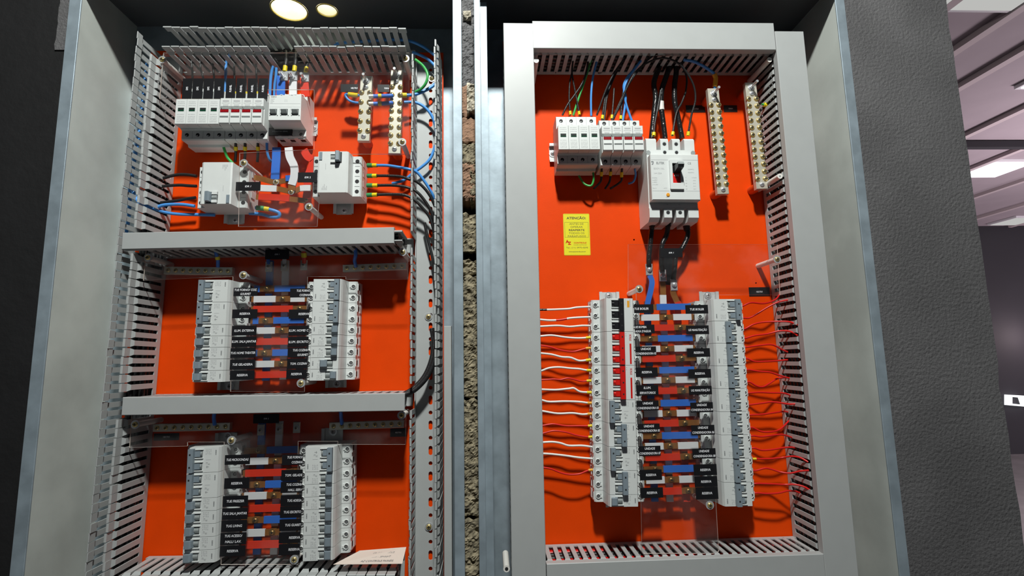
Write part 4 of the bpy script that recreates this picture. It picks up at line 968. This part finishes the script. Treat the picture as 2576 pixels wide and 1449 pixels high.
zw('green wire curving down from the surge protector of the left cabinet', [(1300,140),(1320,200),(1345,260),(1395,315),(1420,350)], 36, 24, 2.4, 'wire_green', F3, g2)
for k, x in enumerate((1440, 1548, 1697)): zw(f'black wire with yellow marker under the {("first", "second", "third")[k]} fuse holder of the left cabinet', [(x,80),(x,150),(x,220),(x-8,310)], 38, 20, 2.3, bk, F3, g2, [(.22, .42, Y, .9, 'marker')])
zw('light blue wire under the rightmost fuse holder of the left cabinet', [(1800,80),(1805,200),(1830,280),(1850,300)], 38, 20, 2.3, 'wire_blue', F3, g2)
H1 = (280, 40, .2174)
zw('light blue wire over the fourth surge terminal of the left cabinet', [(1365,380),(1370,450),(1330,540),(1325,650),(1318,760),(1315,930)], 40, 34, 2.3, 'wire_blue', H1, g2)
for k, (x, e) in enumerate(((935, 945), (1060, 1045), (1185, 1190))): zw(f'black wire over the {("first", "second", "third")[k]} surge terminal of the left cabinet', [(e-20,520),(e-10,620),(x+5,730),(x,860),(x,960)], 40, 34, 1.8, bk, H1, g2, [(.75, .98, 'white', .7, 'ferrule')])
for k, x in enumerate((1435, 1560, 1690)): zw(f'black wire with yellow marker over the {("first", "second", "third")[k]} fuse holder of the left cabinet', [(x-15,560),(x-10,700),(x,850),(x,970)], 40, 34, 1.7, bk, H1, g2, [(.78, .92, Y, .7, 'marker')])
zw('left one of two light blue wires beside the blue strap', [(1870,580),(1850,680),(1840,800),(1835,930)], 44, 36, 2.6, 'wire_blue', H1, g2)
zw('right one of two light blue wires beside the blue strap', [(1910,600),(1905,700),(1890,800),(1885,930)], 44, 36, 2.4, 'wire_blue', H1, g2)
wire('light blue cable running down inside the left duct of the left cabinet', [(372, 150), (362, 230), (352, 320), (340, 390), (332, 440), (334, 480), (352, 512), (375, 530)], 40, 44, 3.0, 'wire_blue', g2)
wire('second light blue cable down the left duct of the left cabinet', [(366, 200), (356, 290), (346, 350), (336, 400), (328, 450), (326, 510), (322, 560), (310, 620)], 34, 34, 2.8, 'wire_blue', g2)
for k, (px, nm) in enumerate((([(540, 612), (543, 636), (548, 652), (548, 672)], 'middle left'), ([(893, 612), (895, 640), (892, 655), (896, 672)], 'middle right'), ([(540, 1036), (538, 1050), (540, 1068)], 'bottom left'), ([(857, 1032), (858, 1050), (860, 1066)], 'bottom right'))):
    wire(f'blue wire dropping onto the {nm} horizontal terminal bar', px, 40, 24, 3.0, 'sleeve_blue', g2, [(.55, .68, Y, .8, 'marker')] if k == 0 else [])
wire('red wire with yellow marker dropping from the middle duct', [(763, 614), (764, 636), (765, 652), (765, 668)], 40, 27, 3.6, 'sleeve_red', g2, [(.4, .6, Y, 1.0, 'marker')])
wire('blue wire dropping from the middle duct onto the comb', [(668, 612), (672, 632), (677, 668)], 40, 27, 3.2, 'sleeve_blue', g2)
wire('white wire dropping from the middle duct onto the comb', [(714, 612), (715, 632), (716, 668)], 40, 27, 3.4, 'sleeve_white', g2)
J1 = (560, 600, .276)
for k, (r, dx) in enumerate(((3.4, 0), (3.4, 26))):
    wire(f'{("left", "right")[k]} of two thick black cables bending from the right duct into the lower covered duct', zp([(1905+dx,820),(1925+dx,950),(1905+dx,1100),(1850+dx,1240),(1770+dx,1340),(1690+dx,1400),(1600,1440)], *J1), 22+k*8, 40, 4.2, bk, g2, name='power_cable', cat='cable')
wire('black cable hanging in the right duct of the left cabinet beside the upper covered duct', [(1068, 560), (1076, 600), (1088, 650), (1094, 700), (1100, 760)], 24, 16, 2.6, bk, g2)
for k, (u, v) in enumerate(((1086, 198), (1078, 797), (1079, 1325))):
    p = P(u, v, 4); tag(MB().screw((0, 0, 0), 4.4, 'brass', 6.5).build('screw', None, (p.x, -4.2, p.z)), f'{("top", "middle", "bottom")[k]} brass screw on the slotted base of the right duct, left cabinet', 'screw', 'duct base screws')

# ================================================================== ACRYLIC COVERS AND THEIR LABELS
DA = 61.5
def cover(label, outline, standoffs, labels):
    t = thing('acrylic_cover', label, 'clear cover', (0, 0, 0), 0, 'clear acrylic covers')
    pg = [(min(max(x, -543.5+(z-552)*.0112), -131.5 if x < 0 else 499.5), z) for x, z in poly(outline, DA)]
    MB().slab(pg, [], -DA-1, -DA+1, 'acrylic', 'acrylic_edge').build('sheet', t)
    for u, v in standoffs:
        x, z = at(u, v, DA+2); s = MB().cyl((x, -.1, z), (0, -1, 0), 4.3, DA-1.3, 'nylon', 12).build('standoff', t); MB().screw((x, -DA-1.1, z), 4.2, 'brass', 6.6).build('screw', s)
    for lines, x0, y0, x1, y1, *opt in labels:
        (xa, za), (xb, zb) = at(x0, y0, DA+1), at(x1, y1, DA+1); zc = (za+zb)/2; xc = (xa+xb)/2; h = abs(za-zb)/2
        lb = MB().box(xa, xb, -DA-1.5, -DA-1.05, zc-h, zc+h, 'label_black').build('label', t)
        b = MB()
        if opt and opt[0] == 'v': b.text(lines[0], 4.6, xc, zc, -DA-1.6, 'letter_white', xs=.8, rot=math.pi/2, bold=.02)
        else:
            ty = opt[0] if opt else 5.0; al = opt[1] if len(opt) > 1 else 'c'
            for i, s_ in enumerate(lines):
                zz = zc+(0 if len(lines) == 1 else (h*.48 if i == 0 else -h*.48))
                w = len(s_)*ty*.47; w = min(w, (xb-xa)-.6)
                if al == 'r': b.text(s_, ty, xb-.3-w/2, zz, -DA-1.6, 'letter_white', shear=.15, bold=.018, fit=w)
                elif al == 'l': b.text(s_, ty, xa+.3+w/2, zz, -DA-1.6, 'letter_white', shear=.15, bold=.018, fit=w)
                else: b.text(s_, ty, xc, zz, -DA-1.6, 'letter_white', shear=.15, bold=.018, fit=w)
        b.build('lettering', lb)
    return t
def zl(A, rows): return [(r[0], A[0]+r[1]*A[2], A[1]+r[2]*A[2], A[0]+r[3]*A[2], A[1]+r[4]*A[2], *r[5:]) for r in rows]
K1 = (280, 600, .276); K2 = (180, 1000, .31); K3 = (600, 1000, .31)
vlab = [([n], H1[0]+x0*H1[2], H1[1]+725*H1[2], H1[0]+x1*H1[2], H1[1]+960*H1[2], 'v') for n, x0, x1 in (('DPS', 832, 925), ('DPS', 950, 1050), ('DPS', 1078, 1172), ('DPS', 1200, 1298), ('FUSIVEL', 1335, 1428), ('FUSIVEL', 1455, 1550), ('FUSIVEL', 1585, 1678), ('FUSIVEL', 1708, 1805))]
cover('clear acrylic cover over the top section of the left cabinet', [(393, 133), (1030, 133), (1030, 388), (812, 388), (798, 570), (600, 570), (603, 385), (790, 376), (790, 226), (658, 226), (658, 249), (393, 249)],
      [(408, 150), (1020, 147), (1012, 357), (613, 410), (777, 520)], vlab+[(['IDR 1'], 594, 458, 655, 480, 4.2), (['IDR 2'], 750, 434, 798, 459, 4.2), (['NEUTRO'], 858, 212, 900, 232, 4, 'r'), (['TERRA'], 950, 213, 979, 232, 3.6, 'r')])
cover('clear acrylic cover over the middle section of the left cabinet', [(358, 618), (1028, 618), (1028, 703), (870, 703), (870, 696), (774, 696), (766, 985), (580, 985), (586, 696), (480, 700), (352, 706)],
      [(612, 692), (1013, 634), (372, 648), (757, 964)],
      [(['IDR 1'], 668, 628, 727, 652, 3.2)]+zl(K1, [(['TUE FORNO/ COZ.', 'GOURMET'], 1117, 450, 1333, 524), (['RESERVA'], 1105, 647, 1330, 724), (['ILUM. EXTERNA'], 1102, 797, 1322, 882), (['ILUM. SALA JANTAR'], 1100, 897, 1320, 987), (['TUG HOME THEATER'], 1089, 1000, 1313, 1085), (['TUE GELADEIRA'], 1084, 1105, 1308, 1191), (['RESERVA'], 1085, 1205, 1303, 1285),
      (['TUE FORNO', 'COZINHA'], 1632, 456, 1812, 536, 5, 'r'), (['RESERVA'], 1620, 648, 1802, 728, 5, 'r'), (['ILUM. HOME/ C'], 1618, 797, 1798, 880, 5, 'r'), (['ILUM. ESCRITO'], 1612, 897, 1796, 987, 5, 'r'), (['TUG COZINH', 'GOURMET'], 1610, 997, 1793, 1082, 5, 'r'), (['TOM. COZINH'], 1605, 1095, 1784, 1187, 5, 'r'), (['RESERVA'], 1598, 1193, 1778, 1277, 5, 'c')]))
cover('clear acrylic cover over the bottom section of the left cabinet', [(328, 1038), (1022, 1038), (1020, 1118), (850, 1118), (850, 1110), (750, 1110), (750, 1420), (556, 1420), (564, 1112), (472, 1112), (472, 1122), (326, 1126)],
      [(582, 1108), (340, 1068), (1010, 1045), (740, 1408)],
      [(['IDR 2'], 638, 1042, 702, 1064, 3.2)]+zl(K2, [(['TUE MICROONDAS'], 1247, 467, 1447, 541), (['RESERVA'], 1242, 655, 1440, 736), (['TUE FREEZER'], 1230, 800, 1430, 881), (['TUG SALA JANTAR'], 1224, 900, 1427, 986), (['TUG LIVING'], 1218, 998, 1420, 1084), (['TUG ACESSO/', 'HALL/ LAV.'], 1211, 1100, 1415, 1190), (['RESERVA'], 1206, 1205, 1408, 1284)])+
      zl(K3, [(['TUE FORNO/', 'COZINHA'], 355, 465, 521, 545, 5, 'r'), (['TOM. GELADE'], 350, 588, 518, 672, 5, 'r'), (['TUG COZINH', 'HALL SERV'], 345, 685, 516, 770, 5, 'r'), (['TUG ADEGA'], 345, 793, 511, 878, 5, 'r'), (['TUG ESCRITO'], 340, 885, 508, 972, 5, 'r'), (['TUG GUARIT'], 335, 990, 506, 1078, 5, 'r'), (['RESERVA'], 330, 1095, 500, 1178, 5, 'r'), (['RESERVA'], 328, 1190, 496, 1275, 5, 'r')]))
cover('clear acrylic cover with scratches over the comb of the right cabinet', [(1580, 615), (1955, 615), (1962, 742), (1770, 742), (1808, 1385), (1804, 1392), (1619, 1392), (1615, 1386), (1600, 738), (1580, 736)],
      [(1608, 727), (1955, 652), (1786, 1271)],
      [(['IDR 1'], 1660, 625, 1717, 647, 3.6)]+zl(A1, [(['TUE BOILER'], 1228, 222, 1470, 325, 5, 'l'), (['UE BOMBA', 'AIXA D\'AGUA'], 1238, 470, 1483, 572, 5, 'l'), (['UNIDADE', 'CONDENSADORA 02'], 1245, 735, 1503, 845), (['RESERVA'], 1250, 990, 1520, 1100), (['ILUM.', 'SERVATORIOS'], 1256, 1205, 1530, 1325)])+
      zl(A2, [(['UNIDADE', 'CONDENSADORA 03'], 1264, 42, 1533, 155), (['UNIDADE', 'CONDENSADORA 05'], 1276, 322, 1547, 428), (['UNIDADE', 'CONDENSADORA 07'], 1289, 592, 1557, 705), (['RESERVA'], 1299, 880, 1573, 1000), (['RESERVA'], 1308, 1098, 1587, 1215)])+
      zl(B1, [(['TUE BOILER'], 403, 230, 684, 332), (['UE MANUTENÇÃO'], 412, 480, 694, 582), (['RESERVA'], 425, 757, 708, 857), (['RESERVA'], 440, 1010, 720, 1112), (['UG MANUTENÇÃO'], 445, 1215, 730, 1314)])+
      zl(B2, [(['UNIDADE', 'CONDENSADORA 04'], 463, 62, 745, 176), (['UNIDADE', 'CONDENSADORA 06'], 475, 338, 764, 451), (['UNIDADE', 'CONDENSADORA 08'], 488, 622, 778, 738), (['RESERVA'], 502, 815, 791, 941), (['RESERVA'], 514, 960, 798, 1081), (['RESERVA'], 527, 1092, 808, 1231)]))
def sticker(parent, d, lines, x0, y0, x1, y1, ty=4.0, fitk=.5):
    (xa, za), (xb, zb) = at(x0, y0, d), at(x1, y1, d); zc = (za+zb)/2
    lb = MB().box(xa, xb, -d-.4, -d, min(za, zb), max(za, zb), 'label_black').build('label', parent); b = MB()
    for s_ in lines: b.text(s_, ty, (xa+xb)/2, zc, -d-.5, 'letter_white', shear=.15, bold=.018, fit=len(s_)*ty*fitk)
    b.build('lettering', lb)
sticker(plateR, .1, ['NEUTRO'], 1725, 265, 1774, 283, 3.8); sticker(plateR, .1, ['TERRA'], 1820, 265, 1855, 282, 3.4); sticker(plateR, .1, ['NEUTRO'], 1883, 723, 1937, 745, 3.8)
sticker(plateL, .1, ['NEUTRO'], 388, 1091, 450, 1107, 3.6); sticker(plateL, .1, ['NEUTRO'], 982, 1078, 1022, 1098, 3.4)
mc = thing('marker_tag', 'small black engraved tag stuck on the lower front of the large main breaker', 'label', (0, 0, 0))
(xa, za), (xb, zb) = at(675, 322, 46), at(735, 341, 46); MB().box(xa, xb, -46.6, -44.2, zb, za, 'label_black').build('plate', mc); b = MB(); b.text('DISJUNTOR GERAL', 3.0, (xa+xb)/2, (za+zb)/2, -46.7, 'print_pale', fit=26); b.build('lettering', mc)
# yellow warning sticker
def at0(u, v): return at(u, v, .2)
(xa, za), (xb, zb) = at0(1416, 538), at0(1486, 642); cx, cz = (xa+xb)/2, (za+zb)/2; hw, hh = (xb-xa)/2, (za-zb)/2
sk = thing('warning_sticker', 'yellow warning sticker reading ATENÇÃO on the orange plate of the right cabinet', 'sticker', (cx, -.05, cz), .006)
b = MB(); b.slab(rrect(-hw, hw, -hh, hh, 1.6), [], -.3, 0, 'sticker'); b.build('sheet', sk)
b = MB(); y = -.36; sx = hh/52.0
def fr(x0, x1, z0, z1, w=.3):
    b.box(x0, x1, y, y+.03, z1-w, z1, 'sticker_ink'); b.box(x0, x1, y, y+.03, z0, z0+w, 'sticker_ink'); b.box(x0, x0+w, y, y+.03, z0+w, z1-w, 'sticker_ink'); b.box(x1-w, x1, y, y+.03, z0+w, z1-w, 'sticker_ink')
fr(-hw+.8, hw-.8, -hh+.8, hh-.8, .18); fr(-hw+2.4, hw-2.4, -7.5*sx, 30.5*sx, .35)
b.text('ATENÇÃO:', 6, 0, 41*sx, y, 'sticker_ink', bold=.03, fit=hw*1.48)
for k, (s_, bo, w) in enumerate((('ANTES DE', 0, 1.08), ('OPERAR', 0, .93), ('REAPERTE', .03, 1.2), ('TODOS OS', 0, 1.18), ('PARAFUSOS', 0, 1.36))): b.text(s_, 4.6, 0, (26.3-k*7.7)*sx, y, 'sticker_ink', bold=bo, fit=hw*w)
b.text('A', 7.5, -hw+6.2, -17.8*sx, y, 'red', bold=.05); b.text('Z', 7.5, -hw+10.2, -22*sx, y, 'red', bold=.05)
b.text('CONTROLE', 3.6, 5.5, -21*sx, y, 'red', bold=.03, fit=hw*.96); b.text('PAINÉIS ELÉTRICOS', 1.9, 5.5, -26*sx, y, 'sticker_ink', fit=hw*.98)
b.text('Tel.: (11) 3975-0295', 4, 0, -33.5*sx, y, 'sticker_ink', fit=hw*1.65); b.text('www.azcontrole.com.br', 2.4, 0, -43*sx, y, 'sticker_ink', bold=.03, fit=hw*1.3); b.build('lettering', sk)
# spare nylon spacers
for k, (u, v, lab) in enumerate(((1962, 443, 'white nylon spacer beside the right duct below the terminal bar'), (1349, 152, 'white nylon spacer in the upper left corner of the right cabinet'), (1936, 150, 'white nylon spacer in the upper right corner of the right cabinet'))):
    x, z = at(u, v, 72); tag(MB().cyl((0, -.1, 0), (0, -1, 0), 4.6, 72, 'nylon', 14).cyl((0, -72.1, 0), (0, -1, 0), 1.6, .4, 'drum', 10).build('nylon_spacer', None, (x, 0, z)), lab, 'spacer', 'spare spacers')
# paper label lying on the bottom duct
pa = [P(u, v, d) for u, v, d in ((905, 1385, 46), (1022, 1376, 46), (1012, 1418, 78), (838, 1420, 78))]
t = thing('paper_label', 'pale printed label lying on the bottom duct of the left cabinet', 'label', (0, 0, 0))
b = MB(); b.add(pa+[p+Vector((0, .2, -.5)) for p in pa], [(0, 1, 2, 3), (7, 6, 5, 4), (0, 4, 5, 1), (1, 5, 6, 2), (2, 6, 7, 3), (3, 7, 4, 0)], 'paper'); b.build('sheet', t)
b = MB()
def onp(s_, size, fx, fy, w):
    vs, fs = text_geo(s_, size, 1, 0, 0, 'CENTER'); mx = max(v[0] for v in vs)-min(v[0] for v in vs); out = []
    for x, z in vs:
        a = fx+x/mx*w; c = fy-z/30; top = pa[0].lerp(pa[1], a); bt = pa[3].lerp(pa[2], a); out.append(top.lerp(bt, c)+Vector((0, -.15, .35)))
    b.add(out, fs, 'print')
onp('CA-QC1-SUBSOLO', 4.4, .6, .30, .40); onp('220V - 3F+N+T', 4.4, .6, .55, .34); onp('AZ CONTROLE PAINÉIS', 4.4, .6, .80, .5); b.build('lettering', t)
